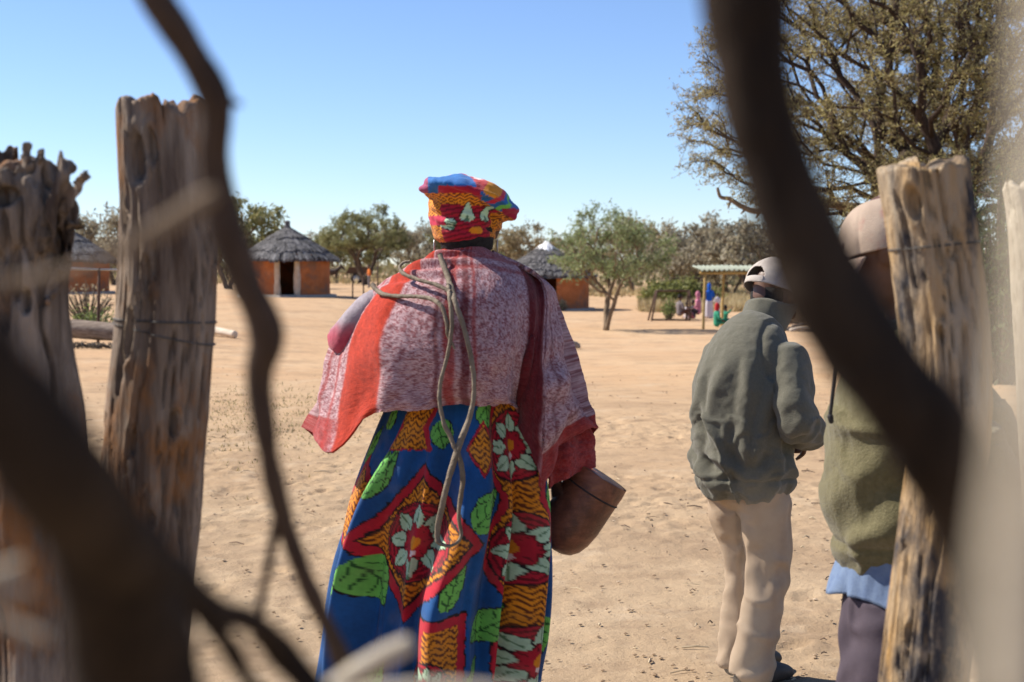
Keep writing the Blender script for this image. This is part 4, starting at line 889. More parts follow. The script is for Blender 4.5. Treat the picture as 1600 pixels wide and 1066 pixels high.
def dress_paint(a, y, Af):
    C = np.tile(np.array(BLUE), (len(a), 1)).astype(float)
    for mx, my, ang, ln, wd in [(598, 760, -1.15, 75, 20), (602, 668, -1.6, 48, 16), (690, 668, .2, 30, 26), (758, 622, 1.4, 45, 28), (748, 790, -.7, 58, 30), (788, 945, 2.6, 62, 30), (700, 920, -1.35, 90, 18), (718, 1058, -1.0, 70, 18), (570, 1066, -1.2, 62, 26), (690, 650, 1.2, 45, 24), (560, 720, -1.3, 60, 16), (845, 800, -1.5, 60, 22), (850, 960, 1.5, 60, 22)]:
        leafmotif(C, a, y, Af(mx, my), my, ang, ln, wd)
    # chain of scalloped rosettes down the right
    ac = np.array([Af(805, 690), Af(818, 845), Af(822, 1010)]); c0 = np.interp(y, [690, 845, 1010], ac); wv = 27 + 30 * np.abs(np.cos(np.pi * (y - 690) / 159)) ** 1.5; d = np.abs(a - c0)
    put(C, d < wv + 13, BLK); put(C, d < wv + 11, RED); put(C, d < wv + 1, BLK); m = d < wv; put(C, m, ORA); put(C, m & zig(a, y), OBR)
    for k, yy in enumerate((690, 845, 1010, 1170)): rosette(C, a, y, np.interp(yy, [690, 845, 1010], ac), yy, 56)
    diamond(C, a, y, Af(755, 690), 690, 32, 42)
    leafmotif(C, a, y, Af(740, 805), 805, -.75, 62, 30); leafmotif(C, a, y, Af(762, 968), 968, -.6, 70, 30)
    # big diamond with a rosette
    diamond(C, a, y, Af(652, 828), 828, 108, 116); rosette(C, a, y, Af(652, 828), 828, 60, 1.0)
    diamond(C, a, y, Af(556, 796), 796, 66, 88); leafmotif(C, a, y, Af(556, 862), 862, 1.5, 72, 28); leafmotif(C, a, y, Af(574, 858), 858, 1.05, 84, 36); leafmotif(C, a, y, Af(592, 765), 765, -1.25, 75, 24)
    # crossed motif at the waist
    A0 = Af(652, 655); m = (np.abs(a - A0) < 20 + np.abs(y - 660) * .6) & (y < 692); put(C, (np.abs(a - A0) < 34 + np.abs(y - 660) * .6) & (y < 694), RED); put(C, m, ORA); put(C, m & zig(a, y), OBR)
    # square panel near the hem
    A1 = Af(692, 1000); d = np.maximum(np.abs(a - A1) / 36, np.abs(y - 1030) / 98); put(C, d < 1.04, BLK); put(C, d < 1, RED); m = (np.abs(a - A1) < 24) & (np.abs(y - 1030) < 84); put(C, m, ORA); put(C, m & zig(a, y), OBR); rosette(C, a, y, A1 - 14, 1030, 40, .7)
    diamond(C, a, y, Af(515, 1050), 1050, 50, 60)
    return C
rows_d = np.array([(596, 628, 822, .10), (640, 603, 832, .125), (700, 580, 845, .15), (760, 561, 856, .17), (820, 546, 858, .18), (900, 530, 853, .195), (1000, 518, 846, .21), (1066, 509, 840, .22), (1180, 494, 846, .235), (1300, 480, 856, .25)], float)
nr, ns = 340, 520; py = np.linspace(596, 1300, nr); l_ = cr1(rows_d[:, 1], 40); pr = cr1(rows_d[:, 0], 40); r_r = cr1(rows_d[:, 2], 40); dp = cr1(rows_d[:, 3], 40); o_ = np.argsort(pr)
L_ = np.interp(py, pr[o_], l_[o_]); R_ = np.interp(py, pr[o_], r_r[o_]); DP = np.interp(py, pr[o_], dp[o_])
cxp = (L_ + R_) / 2; hwp = (R_ - L_) / 2; ph = np.linspace(-np.pi, np.pi, ns, endpoint=False)   # 0 faces the camera
PH, PY = np.meshgrid(ph, py); cen = np.array([LW(c, q_, YW + .02) for c, q_ in zip(cxp, py)]); hwm = hwp * YW / FPX
q3 = np.stack([np.cos(PH) * 1.0, np.sin(PH) * 1.0, (PY - 600) / 700], -1).reshape(-1, 3); down = smooth(600, 900, PY)
wander = fbm(q3 * np.array([1.2, 1.2, 2.0]), 2, 6).reshape(nr, ns)
fold = np.sin(PH * 7 + 3.2 * wander + .8) * .75 + np.sin(PH * 13 + 2.6 * wander) * .45 + np.sin(PH * 21 + 3 * wander + 1) * .28 + .35 * fbm(q3 * np.array([4, 4, 1.4]), 3, 8).reshape(nr, ns)
fold = np.sign(fold) * np.abs(fold) ** .8; amp = (.015 + .044 * down)
rad_x = hwm[:, None] * (1 + 0 * PH) + fold * amp * (.55 + .45 * np.abs(np.cos(PH))); rad_y = DP[:, None] + fold * amp
Vd = np.stack([cen[:, None, 0] + rad_x * np.sin(PH), cen[:, None, 1] - rad_y * np.cos(PH), np.repeat(cen[:, 2:3], ns, 1)], -1).reshape(-1, 3)
Vd[:, 2] = np.maximum(Vd[:, 2], .015)
i = np.arange(nr - 1)[:, None] * ns; j = np.arange(ns)[None]; j2 = (j + 1) % ns; Qd = np.stack([i + j, i + ns + j, i + ns + j2, i + j2], -1).reshape(-1, 4)
def Af(X_, Y_):
    c = np.interp(Y_, py, cxp); h_ = np.interp(Y_, py, hwp); return 700 + 165 * math.asin(max(-.99, min(.99, (X_ - c) / h_)))
jq = np.stack([PH.ravel() * 30, PY.ravel() * .18, PY.ravel() * 0], 1); aj = (700 + 165 * PH).ravel() + 1.6 * fbm(jq, 2, 3); yj = PY.ravel() + 1.6 * fbm(jq, 2, 13)
Cd = dress_paint(aj, yj, Af)
wear = (.80 + .16 * fbm(jq * .12, 3, 7) + .10 * np.random.RandomState(5).rand(len(aj)))[:, None]; Cd = Cd * np.clip(wear, .5, 1.05)
dust = (.10 * smooth(.0, 1.0, fbm(jq * .2, 3, 19)) + .35 * smooth(1000, 1300, PY.ravel()))[:, None]; Cd = Cd * (1 - dust) + np.array((.30, .22, .14)) * dust      # worn print, sand caught near the hem
ob("dress", build_mesh("dress", Vd, Qd, Cd), M['cloth'], woman)

# shawl ---------------------------------------------------------------
S = [
 [(694, 402, 3.865), (688, 395, 3.795), (694, 388, 3.730), (706, 384, 3.705), (720, 382, 3.690), (735, 381, 3.685), (748, 383, 3.690), (758, 387, 3.705), (764, 391, 3.725), (768, 394, 3.745), (771, 397, 3.71), (773, 400, 3.74), (774, 402, 3.77), (772, 404, 3.81)],
 [(612, 452, 3.935), (602, 440, 3.855), (624, 427, 3.765), (654, 417, 3.700), (690, 410, 3.660), (730, 406, 3.645), (765, 408, 3.650), (795, 415, 3.670), (815, 421, 3.700), (830, 427, 3.730), (842, 433, 3.70), (852, 439, 3.74), (858, 444, 3.79), (850, 454, 3.88)],
 [(562, 505, 3.960), (550, 488, 3.860), (580, 476, 3.740), (620, 468, 3.640), (675, 463, 3.585), (732, 460, 3.570), (775, 461, 3.575), (808, 465, 3.600), (828, 469, 3.640), (845, 473, 3.675), (857, 477, 3.685), (868, 480, 3.73), (874, 485, 3.79), (866, 505, 3.9)],
 [(536, 572, 3.97), (512, 552, 3.86), (548, 545, 3.74), (600, 540, 3.615), (668, 537, 3.555), (732, 535, 3.54), (778, 535, 3.545), (808, 537, 3.57), (824, 542, 3.62), (840, 547, 3.615), (860, 551, 3.63), (878, 553, 3.70), (890, 556, 3.79), (880, 575, 3.92)],
 [(522, 625, 3.98), (499, 610, 3.87), (541, 604, 3.735), (598, 592, 3.615), (667, 588, 3.555), (732, 586, 3.54), (778, 585, 3.55), (804, 587, 3.575), (817, 594, 3.64), (834, 606, 3.60), (860, 616, 3.59), (886, 612, 3.69), (908, 612, 3.80), (895, 635, 3.93)],
 [(510, 665, 3.99), (490, 648, 3.88), (533, 655, 3.715), (596, 625, 3.625), (667, 622, 3.565), (732, 619, 3.555), (776, 616, 3.56), (801, 616, 3.585), (813, 628, 3.65), (829, 662, 3.60), (857, 694, 3.585), (884, 662, 3.70), (920, 642, 3.80), (905, 680, 3.94)],
 [(502, 690, 4.0), (480, 672, 3.89), (518, 706, 3.69), (590, 643, 3.635), (667, 640, 3.575), (732, 636, 3.565), (775, 631, 3.57), (800, 630, 3.595), (812, 646, 3.66), (826, 694, 3.605), (851, 764, 3.59), (872, 700, 3.705), (930, 667, 3.80), (918, 690, 3.95)]]
def tensor(S, nu, nv):
    W3 = np.array([[LW(*q_) for q_ in row] for row in S]); rows = np.array([cr(W3[k], nu) for k in range(len(S))]); return np.array([cr(rows[:, k], nv) for k in range(rows.shape[1])]).transpose(1, 0, 2)
def sheet(T, th=.004):
    n, m = T.shape[:2]; i = np.arange(n - 1)[:, None] * m; j = np.arange(m - 1)[None]; Q = np.stack([i + j, i + m + j, i + m + j + 1, i + j + 1], -1).reshape(-1, 4); return T.reshape(-1, 3), Q
T = tensor(S, 26, 44); n, m = T.shape[:2]; U = np.linspace(0, 13, m)[None].repeat(n, 0); Vv = np.linspace(0, 6, n)[:, None].repeat(m, 1)
V, Q = sheet(T); N_ = vnormals(V, [Q]); uf, vf = U.ravel(), Vv.ravel()
q3 = np.stack([uf, vf, uf * 0], 1)
wob = fbm(q3 * .5, 2, 3)
disp = .012 * np.sin(uf * 2.3 + 1.6 * wob + .25 * vf) * smooth(1, 4, vf) + .014 * fbm(q3 * np.array([.9, .35, 1]), 3, 5) * smooth(.6, 3, vf) + .0006 * fbm(q3 * 9, 3, 7) + .007 * smooth(.5, 1, 1 - np.abs(fbm(q3 * np.array([.8, .22, 1]) + 4, 2, 15))) * smooth(1.2, 3.5, vf)
# gathered folds round the left of the neck
disp += .011 * np.sin((vf - .10 * uf) * 2 * np.pi / .42) * np.exp(-((uf - 3.2) / 1.3) ** 2) * smooth(.05, .3, vf) * (1 - smooth(1.1, 1.9, vf))
disp += .006 * np.sin(vf * 6 + uf) * np.exp(-((uf - 10.5) / 1.3) ** 2) * smooth(1.5, 3, vf)
outward = np.where((N_ @ np.array([0, -1., .2]))[:, None] < 0, -N_, N_)
V = V + outward * disp[:, None]
# edge of a worn blanket: slightly frayed
ed = smooth(5.75, 6, vf); V[:, 2] += ed * .003 * fbm(q3 * 6, 2, 2)
PW = (.50, .34, .345); PRED = (.31, .022, .016); DRD = (.115, .007, .010)
def shawl_col(u, v):
    n_ = len(u); C = np.tile(np.array(PW), (n_, 1)); r_ = np.random.RandomState(3)
    sp_ = (fbm(np.stack([u * 16, v * 24, u * 0], 1), 3, 5) + .45 * r_.normal(size=n_)); pinkmix = smooth(-.5, .9, sp_)[:, None]
    C = C * (1 - .8 * pinkmix) + np.array((.20, .032, .038)) * .8 * pinkmix
    uu = u + .03 * np.sin(v * 3)
    def band(a, b, c, k=1.0, s=.05):
        nonlocal C
        m_ = (smooth(a - s, a + s, uu) * (1 - smooth(b - s, b + s, uu)))[:, None] * k; C = C * (1 - m_) + np.array(c) * m_
    band(1.95, 3.02, (.42, .038, .016)); band(1.05, 1.2, PRED, .6); band(1.55, 1.68, PRED, .7)
    band(4.12, 4.24, DRD, .7); band(4.36, 4.62, PRED, .75); band(4.78, 5.02, DRD, .75); band(5.12, 5.24, PRED, .7)
    band(7.75, 9.5, DRD, .95, .12); band(9.7, 9.85, DRD, .6); band(10.4, 10.5, DRD, .5); band(-1, .55, PRED, .9)
    def hb(a, b, c, k, u0, u1):
        nonlocal C
        m_ = (smooth(a - .05, a + .05, v) * (1 - smooth(b - .05, b + .05, v)) * smooth(u0 - .2, u0 + .2, u) * (1 - smooth(u1 - .2, u1 + .2, u)))[:, None] * k; C = C * (1 - m_) + np.array(c) * m_
    hb(5.25, 7, PRED, .9, 9.6, 14); hb(4.7, 4.85, DRD, .6, 10.8, 14); hb(-.5, .9, PRED, .55, 3.2, 8); hb(1.15, 1.3, PRED, .5, 3, 8); hb(5.0, 7, PRED, .8, -1, 1.9)
    return C * (.82 + .36 * r_.rand(n_, 1))
A = Acc(); A.add(V, Q, shawl_col(uf, vf))
S2 = [[(846, 640, 3.76), (866, 638, 3.79), (884, 636, 3.82), (898, 636, 3.86), (896, 640, 3.9)], [(852, 690, 3.72), (872, 686, 3.745), (898, 680, 3.79), (922, 676, 3.83), (912, 680, 3.93)], [(856, 726, 3.70), (874, 722, 3.725), (902, 712, 3.755), (926, 704, 3.84), (915, 706, 3.95)], [(858, 764, 3.70), (876, 752, 3.72), (900, 742, 3.76), (927, 730, 3.84), (915, 730, 3.95)]]
T2 = tensor(S2, 24, 34); V2, Q2 = sheet(T2); n2, m2 = T2.shape[:2]; u2 = np.linspace(10, 14, m2)[None].repeat(n2, 0).ravel(); v2 = np.linspace(5.3, 6.4, n2)[:, None].repeat(m2, 1).ravel()
N2 = vnormals(V2, [Q2]); V2 = V2 + N2 * (.007 * np.sin(u2 * 4 + v2) + .003 * fbm(np.stack([u2 * 3, v2 * 8, u2 * 0], 1), 3, 2))[:, None]; A.add(V2, Q2, shawl_col(u2, v2))
sh_o = mk("shawl", A, M['wool'], woman); so = sh_o.modifiers.new("thick", 'SOLIDIFY'); so.thickness = .006; so.offset = -1
# sleeve of the blouse under the left edge of the shawl
A = Acc(); a_ = LW(596, 476, YW + .07); b_ = LW(541, 530, YW + .12); c_ = b_ + np.array([.12, .17, .04]); V, F = tube(cr([a_, b_, c_], 10), list(np.linspace(.052, .042, 21)), 24, cap=.4); V = V + vnormals(V, F) * (.008 * fbm(V * 22, 3, 2))[:, None]
t_ = V[:, 2]; k_ = smooth(b_[2] + .01, b_[2] + .055, t_ + .012 * fbm(V * 30, 2, 1))[:, None]; A.add(V, F, np.array((.42, .06, .10)) * (1 - k_) + np.array((.34, .30, .32)) * k_); mk("sleeve", A, M['wool'], woman)

# headdress -----------------------------------------------------------
A = Acc(); cH = LW(724, 330, YH)
V, F = tube([LW(725, 371, YH - .012), LW(724, 350, YH - .014), LW(722, 330, YH - .01), LW(722, 308, YH), LW(726, 292, YH)], [(.080, .093), (.086, .101), (.088, .108), (.086, .108), (.07, .09)], 40, ref=(1, 0, 0), cap=.3); A.add(V, F)
roll = cr([LW(683, 300, YH), LW(696, 295, YH - .02), LW(722, 295, YH - .04), LW(753, 304, YH - .03), LW(778, 320, YH - .01), LW(786, 330, YH + .01)], 8); rr_ = np.column_stack([cr1([.020, .031, .032, .034, .033, .018], 8), cr1([.05, .10, .125, .12, .085, .04], 8)])
V, F = tube(roll, list(rr_), 28, ref=(0, 0, 1), cap=.7); A.add(V, F)
V, F = tube([LW(764, 356, YH - .01), LW(776, 336, YH - .01), LW(784, 322, YH)], [(.026, .05), (.032, .06), (.02, .05)], 16, ref=(1, 0, 0)); A.add(V, F)
V, F = remesh(A, .0042, 3); N_ = vnormals(V, F)
V = V + N_ * (.004 * np.sin(V[:, 2] * 190 + V[:, 0] * 60 + 2 * fbm(V * 14, 2, 3)) * smooth(-.3, .3, fbm(V * 9, 2, 8)) + .003 * fbm(V * 30, 3, 5))[:, None]
wv_ = V + wb; dY = wv_[:, 1]; hx = 800 + (wv_[:, 0]) / dY * FPX
cosp, sinp = math.cos(PITCH), math.sin(PITCH); hy = 533 - ((wv_[:, 2] - CAM_H) * cosp + dY * sinp) / (dY * cosp - (wv_[:, 2] - CAM_H) * sinp) * FPX   # height on the cloth, in print units
C = np.tile(np.array((.42, .01, .03)), (len(V), 1)).astype(float); lin = 292 + .0 * hx + np.maximum(0, hx - 735) * .62; up_ = hy < lin + 10
ang = np.arctan2(wv_[:, 0] - (wb[0] + cH[0]), -(wv_[:, 1] - (wb[1] + cH[1])))
a = 722 + 55 * ang
band = ~up_; mz = band & ((a < 692) | (hy < 318 + .06 * (hx - 690)) | (a > 766)); put(C, mz, ORA); put(C, mz & zig(a * 1.6, hy * 1.7), OBR)
put(C, band & ~mz & (np.sin((hy + .25 * a) * .9) > .3), DRED)
for x0_, y0_, an_, ln_, wd_ in [(728, 346, -1.5, 30, 11), (752, 346, -1.35, 27, 10), (716, 350, 3.5, 34, 6), (712, 356, 3.3, 30, 5)]:
    da = a - x0_; dy = hy - y0_; u = da * math.cos(an_) + dy * math.sin(an_); v = -da * math.sin(an_) + dy * math.cos(an_); t = u / ln_; prof = wd_ * np.clip(t * 5, 0, 1) ** .5 * (1 - np.clip(t, 0, 1)) ** .85; put(C, (t > 0) & (t < 1) & (np.abs(v) < prof) & band, MINT); put(C, (t > 0) & (t < .45) & (np.abs(v) < 3.2 * (1 - t / .45)) & band, (.10, .2, .12)); put(C, (t > 0) & (t < 1) & (np.abs(v) >= prof) & (np.abs(v) < prof + 1.4) & band, BLK)
put(C, band & (np.hypot((a - 742) / 1.6, hy - 360) < 6), ORA); put(C, band & (hy > 338) & (a < 700) & (hy < 352), (.5, .015, .06))
s_ = hx + .5 * (dY - YH) * 600; w2 = 18 * fbm(V * 16, 2, 4)
put(C, up_, (.015, .13, .38)); k_ = (s_ + w2 + (hy - 290) * 1.2); put(C, up_ & (hy < 286 + .45 * np.maximum(0, hx - 725)) & (k_ > 690) & (k_ < 716), (.55, .05, .05)); put(C, up_ & (hy < 287 + .5 * np.maximum(0, hx - 725)) & (k_ > 716) & (k_ < 760), ORA); put(C, up_ & (k_ > 757) & (k_ < 772) & (hy < 318), (.55, .03, .06)); put(C, up_ & (k_ > 783) & (k_ < 800), GRN); put(C, up_ & (hx > 785) & (hy > 326), (.35, .01, .05)); put(C, up_ & (hy > 290 + .4 * np.maximum(0, hx - 735)) & (hx > 685) & (hx < 752), (.42, .01, .03)); put(C, up_ & (hx < 669), (.3, .05, .12)); put(C, up_ & (np.abs(k_ - 705) < 6) & (hy < 281), PINKW)
ob("headdress", build_mesh("headdress", V, F, C), M['cloth'], woman)

# leather thongs over the shoulder -------------------------------------
def ribbon(paths, label):
    e = empty("leather_thong", P(paths[0][0][0], paths[0][0][1], paths[0][0][2]), 0, label, "thong"); b0 = np.array(e.location)
    for pts in paths:
        c = cr([P(*q_[:3]) - b0 for q_ in pts], 12); wv = cr1([q_[3] for q_ in pts], 12) * .62 * YW / FPX; tw = cr1([q_[4] if len(q_) > 4 else 0 for q_ in pts], 12)
        t, Sx, Bx = frames(c, (0, -1, 0)); n = Sx; sd_ = Bx; ca, sa = np.cos(tw)[:, None], np.sin(tw)[:, None]; s2 = sd_ * ca + n * sa; n2 = n * ca - sd_ * sa; A = Acc()
        h = wv[:, None]; k = .0022; V = np.stack([c - s2 * h + n2 * k, c + n2 * k * 1.8, c + s2 * h + n2 * k, c + s2 * h - n2 * k, c - s2 * h - n2 * k], 1); V += (.0012 * fbm(V.reshape(-1, 3) * 60, 2, 4)).reshape(-1, 5, 1); n_ = len(c); V = V.reshape(-1, 3)
        i = np.arange(n_ - 1)[:, None] * 5; j = np.arange(5)[None]; j2 = (j + 1) % 5; A.add(V, [np.stack([i + j, i + j2, i + 5 + j2, i + 5 + j], -1).reshape(-1, 4), np.array([[0, 1, 2, 3, 4]]), np.array([[4, 3, 2, 1, 0]]) + (n_ - 1) * 5]); mk("strap", A, M['leather'], e)
ribbon([[(687, 397, 3.655, 6), (697, 425, 3.62, 7.5), (706, 455, 3.56, 7), (712, 475, 3.52, 6), (730, 530, 3.51, 5.5, .3), (740, 590, 3.505, 6, .2), (737, 640, 3.50, 6), (716, 700, 3.485, 8, -.4), (698, 760, 3.475, 7), (686, 815, 3.47, 7, .4), (683, 842, 3.465, 6, .5), (692, 852, 3.46, 5, 1.0), (708, 852, 3.46, 4, 1.1), (720, 838, 3.465, 4, .8), (717, 800, 3.47, 4.5, .6), (723, 750, 3.475, 6, .2), (718, 715, 3.48, 6), (706, 690, 3.49, 5.5), (690, 648, 3.50, 5), (687, 605, 3.51, 4.5), (698, 560, 3.515, 4.5), (706, 510, 3.515, 5), (703, 470, 3.53, 5.5), (700, 445, 3.575, 5)]], "long dry leather thong looped down the back of the shawl and dress")
ribbon([[(703, 456, 3.55, 5), (684, 446, 3.575, 5), (656, 438, 3.605, 5), (634, 430, 3.64, 5), (624, 420, 3.67, 4.5), (630, 411, 3.68, 4), (640, 409, 3.68, 3)]], "short leather thong curling up over the gathered neck folds of the shawl")
ribbon([[(581, 444, 3.72, 6), (592, 456, 3.695, 6), (612, 462, 3.645, 5), (645, 463, 3.59, 4.5), (674, 467, 3.555, 5), (690, 480, 3.53, 5.5), (698, 505, 3.52, 5), (701, 525, 3.52, 4.5), (711, 545, 3.52, 2.5)]], "leather thong lying across the left shoulder blade of the shawl")

# carved wooden milk pail under her right arm --------------------------
ax0 = P(876, 842, 3.84); ax1 = P(936, 748, 3.84); axd = (ax1 - ax0) / np.linalg.norm(ax1 - ax0); e = empty("wooden_pail", ax0, 0, "carved red-brown wooden pail tucked under the shawled right arm", "pail")
A = Acc(); Ltot = np.linalg.norm(ax1 - ax0); prof = [(-.034, .012), (-.031, .030), (-.022, .048), (-.004, .063), (.022, .073), (.06, .079), (Ltot - .03, .081), (Ltot - .012, .082), (Ltot - .002, .081), (Ltot + .012, .080), (Ltot + .012, .073), (Ltot - .05, .069), (.06, .06), (.05, .01)]
V, F = tube([axd * 0 + axd * h_ for h_, r0 in prof[:10]], [r0 for h_, r0 in prof[:10]], 44, ref=(0, 1, 0), cap=0)
A.add(V[:-1], [F[0], F[1][:44]]); V, F = tube([axd * h_ for h_, r0 in prof[9:]], [r0 for h_, r0 in prof[9:]], 44, ref=(0, 1, 0), cap=0); A.add(V, F[0]); mk("bowl", A, M['vessel'], e)
A = Acc(); t = np.linspace(0, 2 * np.pi, 50); s1 = np.cross(axd, [0, 1, 0]); s1 /= np.linalg.norm(s1); s2 = np.cross(axd, s1); V, F = tube(axd * (Ltot - .04) + .0815 * (np.cos(t)[:, None] * s1 + np.sin(t)[:, None] * s2), [.0022] * 50, 6, ref=axd, cap=0); A.add(V, F); mk("band", A, M['black'], e)

# ------------------------------------------------------------------ the man in the grey-green fleece
def clothe(acc, voxel, it, fn, name, m, parent):
    V, F = remesh(acc, voxel, it); N_ = vnormals(V, F); V = V + N_ * fn(V, N_)[:, None]; return ob(name, build_mesh(name, V, F), m, parent)
def etube(acc, pts, rad, seg=20, ref=(1, 0, 0), n=6, cap=.6):
    c = cr(pts, n); rad = [(q_, q_) if np.isscalar(q_) else q_ for q_ in rad]; V, F = tube(c, list(np.column_stack([cr1([q_[0] for q_ in rad], n), cr1([q_[1] for q_ in rad], n)])), seg, ref=ref, cap=cap); acc.add(V, F)

YM = 5.04
man = empty("person", on_ground(1170, YM), R(-48), "person in grey-green fleece, khaki trousers and grey cap, head bowed", "person")
# local frame: +Y forward, +X to the person's right
hd = np.array([.0, .15, 1.385]); fdir = np.array([.12, .90, -.40]); upd = np.array([0, .4, .90])
RH, LH = np.array([.125, .165, .885]), np.array([-.03, .21, .94])
B = Acc(); head(B, hd, fdir, upd, .98); etube(B, [(0, .08, 1.24), (0, .11, 1.31), (0, .14, 1.37)], [(.06, .06), (.055, .058), (.055, .06)], 14)
etube(B, [(0, 0, .74), (0, -.01, .95), (0, .02, 1.15), (0, .07, 1.27)], [(.13, .10), (.12, .09), (.12, .085), (.06, .055)], 16)
RE, LE = np.array([.238, .0, .955]), np.array([-.20, .09, .96])
for sh, el, wr, sg in ((np.array([.12, .035, 1.165]), RE, RH, 1), (np.array([-.12, .035, 1.165]), LE, LH, -1)):
    etube(B, [sh, (sh + el) / 2, el], [.042, .04, .035], 12); etube(B, [el, (el + wr) / 2, wr], [.037, .033, .026], 12); hand(B, wr, wr - el, (-sg * .9, .1, -.3), 1.0, .95, -sg)
for sg, kn, an in ((1, (.075, .05, .42), (.075, -.06, .07)), (-1, (-.07, .09, .42), (-.07, .06, .07))):
    etube(B, [(sg * .07, 0, .78), kn, an, (an[0], an[1] + .1, .035)], [.085, .055, .04, .035], 12)
V, F = remesh(B, .007, 2); ob("body", build_mesh("body", V, F), M['skin'], man)
J = Acc()
etube(J, [(0, -.005, .715), (0, -.02, .78), (0, -.03, .92), (0, -.025, 1.06), (0, .0, 1.16), (0, .035, 1.235), (0, .075, 1.285)], [(.165, .145), (.176, .16), (.168, .155), (.165, .148), (.168, .132), (.142, .11), (.09, .085)], 36, cap=.15)
for sg, el, wr in ((1, RE, RH), (-1, LE, LH)):
    sh = np.array([sg * .142, .035, 1.18]); e2 = el + np.array([sg * .005, -.015, -.005]); etube(J, [sh, (sh + e2) / 2 + [sg * .012, -.012, 0], e2], [.074, .071, .067], 20); w2 = e2 + (wr - e2) * .82; etube(J, [e2, (e2 + w2) / 2, w2 - (w2 - e2) * .15, w2], [.068, .062, .052, .046], 20, ref=(0, 0, 1), cap=.3)
def folds(V, N_):
    th = np.arctan2(V[:, 0], -(V[:, 1] + .02)); z_ = V[:, 2]; tor = smooth(.30, .20, np.hypot(V[:, 0], V[:, 1])); w_ = fbm(np.stack([th * 1.2, z_ * 3, th * 0], 1), 2, 3)
    back = smooth(1.22, 1.05, z_) if False else (1 - smooth(1.05, 1.22, z_))
    d = .011 * np.sin(th * 7.5 + 2.2 * w_ + (z_ - 1) * 1.5) * back * smooth(.74, .82, z_)
    d += .013 * np.sin((z_ * 46 + 3.5 * w_ + th * 1.6)) * np.exp(-((z_ - .80) / .055) ** 2)
    d += .010 * np.sin((z_ * 60 + V[:, 1] * 45 + 4 * w_)) * np.exp(-(((V[:, 0] - .235) / .09) ** 2 + ((V[:, 1] - .06) / .13) ** 2 + ((z_ - .97) / .1) ** 2))
    d += .010 * np.sin((V[:, 0] * 60 + z_ * 34) + 2 * w_) * np.exp(-(((V[:, 0] - .15) / .06) ** 2 + ((z_ - 1.09) / .10) ** 2))
    d += .018 * smooth(.68, 1, 1 - np.abs(fbm(V * np.array([8, 8, 2.4]) + w_[:, None] * .3, 2, 21))) * back
    d += .007 * smooth(.72, 1, 1 - np.abs(fbm(V * np.array([9, 9, 15]), 2, 23))) * (z_ < .98)
    d += .004 * fbm(V * np.array([7, 7, 4.5]), 3, 12) * (1 - smooth(1.2, 1.3, z_)) + .0018 * fbm(V * 45, 2, 8)
    d -= .010 * np.exp(-((z_ - .752) / .008) ** 2) * (np.hypot(V[:, 0], V[:, 1]) < .3)      # gathered hem band
    s_ = V - np.array([.135, .02, 1.19]); d -= .008 * np.exp(-((s_ @ np.array([.93, -.1, .35])) / .008) ** 2) * (np.linalg.norm(s_, axis=1) < .13)   # shoulder seam
    return d
clothe(J, .0064, 9, folds, "fleece", M['fleece'], man)
# turned-up collar
nu, nv = 44, 10; uu, vv = np.meshgrid(np.linspace(-2.55, 2.55, nu), np.linspace(0, 1, nv)); rx_ = .082 + .014 * vv; V = np.stack([rx_ * np.sin(uu), .075 + .06 * vv - (.088 + .012 * vv) * np.cos(uu), 1.275 + .095 * vv + .02 * np.cos(uu) * (1 - vv) + .012 * np.sin(uu * 2.3 + 1) * vv], -1).reshape(-1, 3); V += .003 * np.stack([fbm(V * 25, 2, k) for k in (1, 2, 3)], 1)
i = np.arange(nv - 1)[:, None] * nu; j = np.arange(nu - 1)[None]; A = Acc(); A.add(V, np.stack([i + j, i + j + 1, i + nu + j + 1, i + nu + j], -1).reshape(-1, 4)); o = mk("collar", A, M['fleece'], man); so = o.modifiers.new("t", 'SOLIDIFY'); so.thickness = .008
T_ = Acc(); etube(T_, [(0, -.005, .84), (0, -.01, .76), (0, 0, .68)], [(.155, .125), (.165, .14), (.15, .125)], 28, cap=.3)
for sg, kn, an in ((1, (.075, .03, .42), (.075, -.075, .045)), (-1, (-.07, .08, .42), (-.07, .05, .045))):
    etube(T_, [(sg * .07, -.01, .74), (sg * .072, .02, .60), kn, (np.array(kn) * .45 + np.array(an) * .55), an], [(.092, .108), (.085, .098), (.070, .082), (.070, .08), (.076, .092)], 24, cap=.1)
def tfold(V, N_):
    w_ = fbm(V * np.array([5, 5, 2.2]), 3, 4); z_ = V[:, 2]; th = np.arctan2(V[:, 0], V[:, 1])
    rg = smooth(.6, 1, 1 - np.abs(fbm(V * np.array([8, 8, 7.5]) + w_[:, None] * .4, 2, 6))); return .008 * w_ + .007 * rg + .005 * np.sin(z_ * 48 + th * 3 + 4 * w_) * (np.exp(-((z_ - .67) / .08) ** 2) + np.exp(-((z_ - .40) / .1) ** 2) + 1.3 * np.exp(-((z_ - .10) / .08) ** 2)) + .005 * np.sin(th * 6 + 3 * w_)
clothe(T_, .008, 4, tfold, "trousers", M['khaki'], man)
for sg, an in ((1, (.075, -.06)), (-1, (-.07, .06))):
    A = Acc(); etube(A, [(an[0], an[1] - .06, .045), (an[0], an[1] + .02, .05), (an[0], an[1] + .12, .042), (an[0], an[1] + .2, .028)], [(.034, .04), (.042, .05), (.046, .04), (.036, .026)], 14, ref=(1, 0, 0)); V, F = remesh(A, .009, 2); V[:, 2] = np.maximum(V[:, 2], .002); ob("shoe", build_mesh("shoe", V, F), M['shoe'], man)
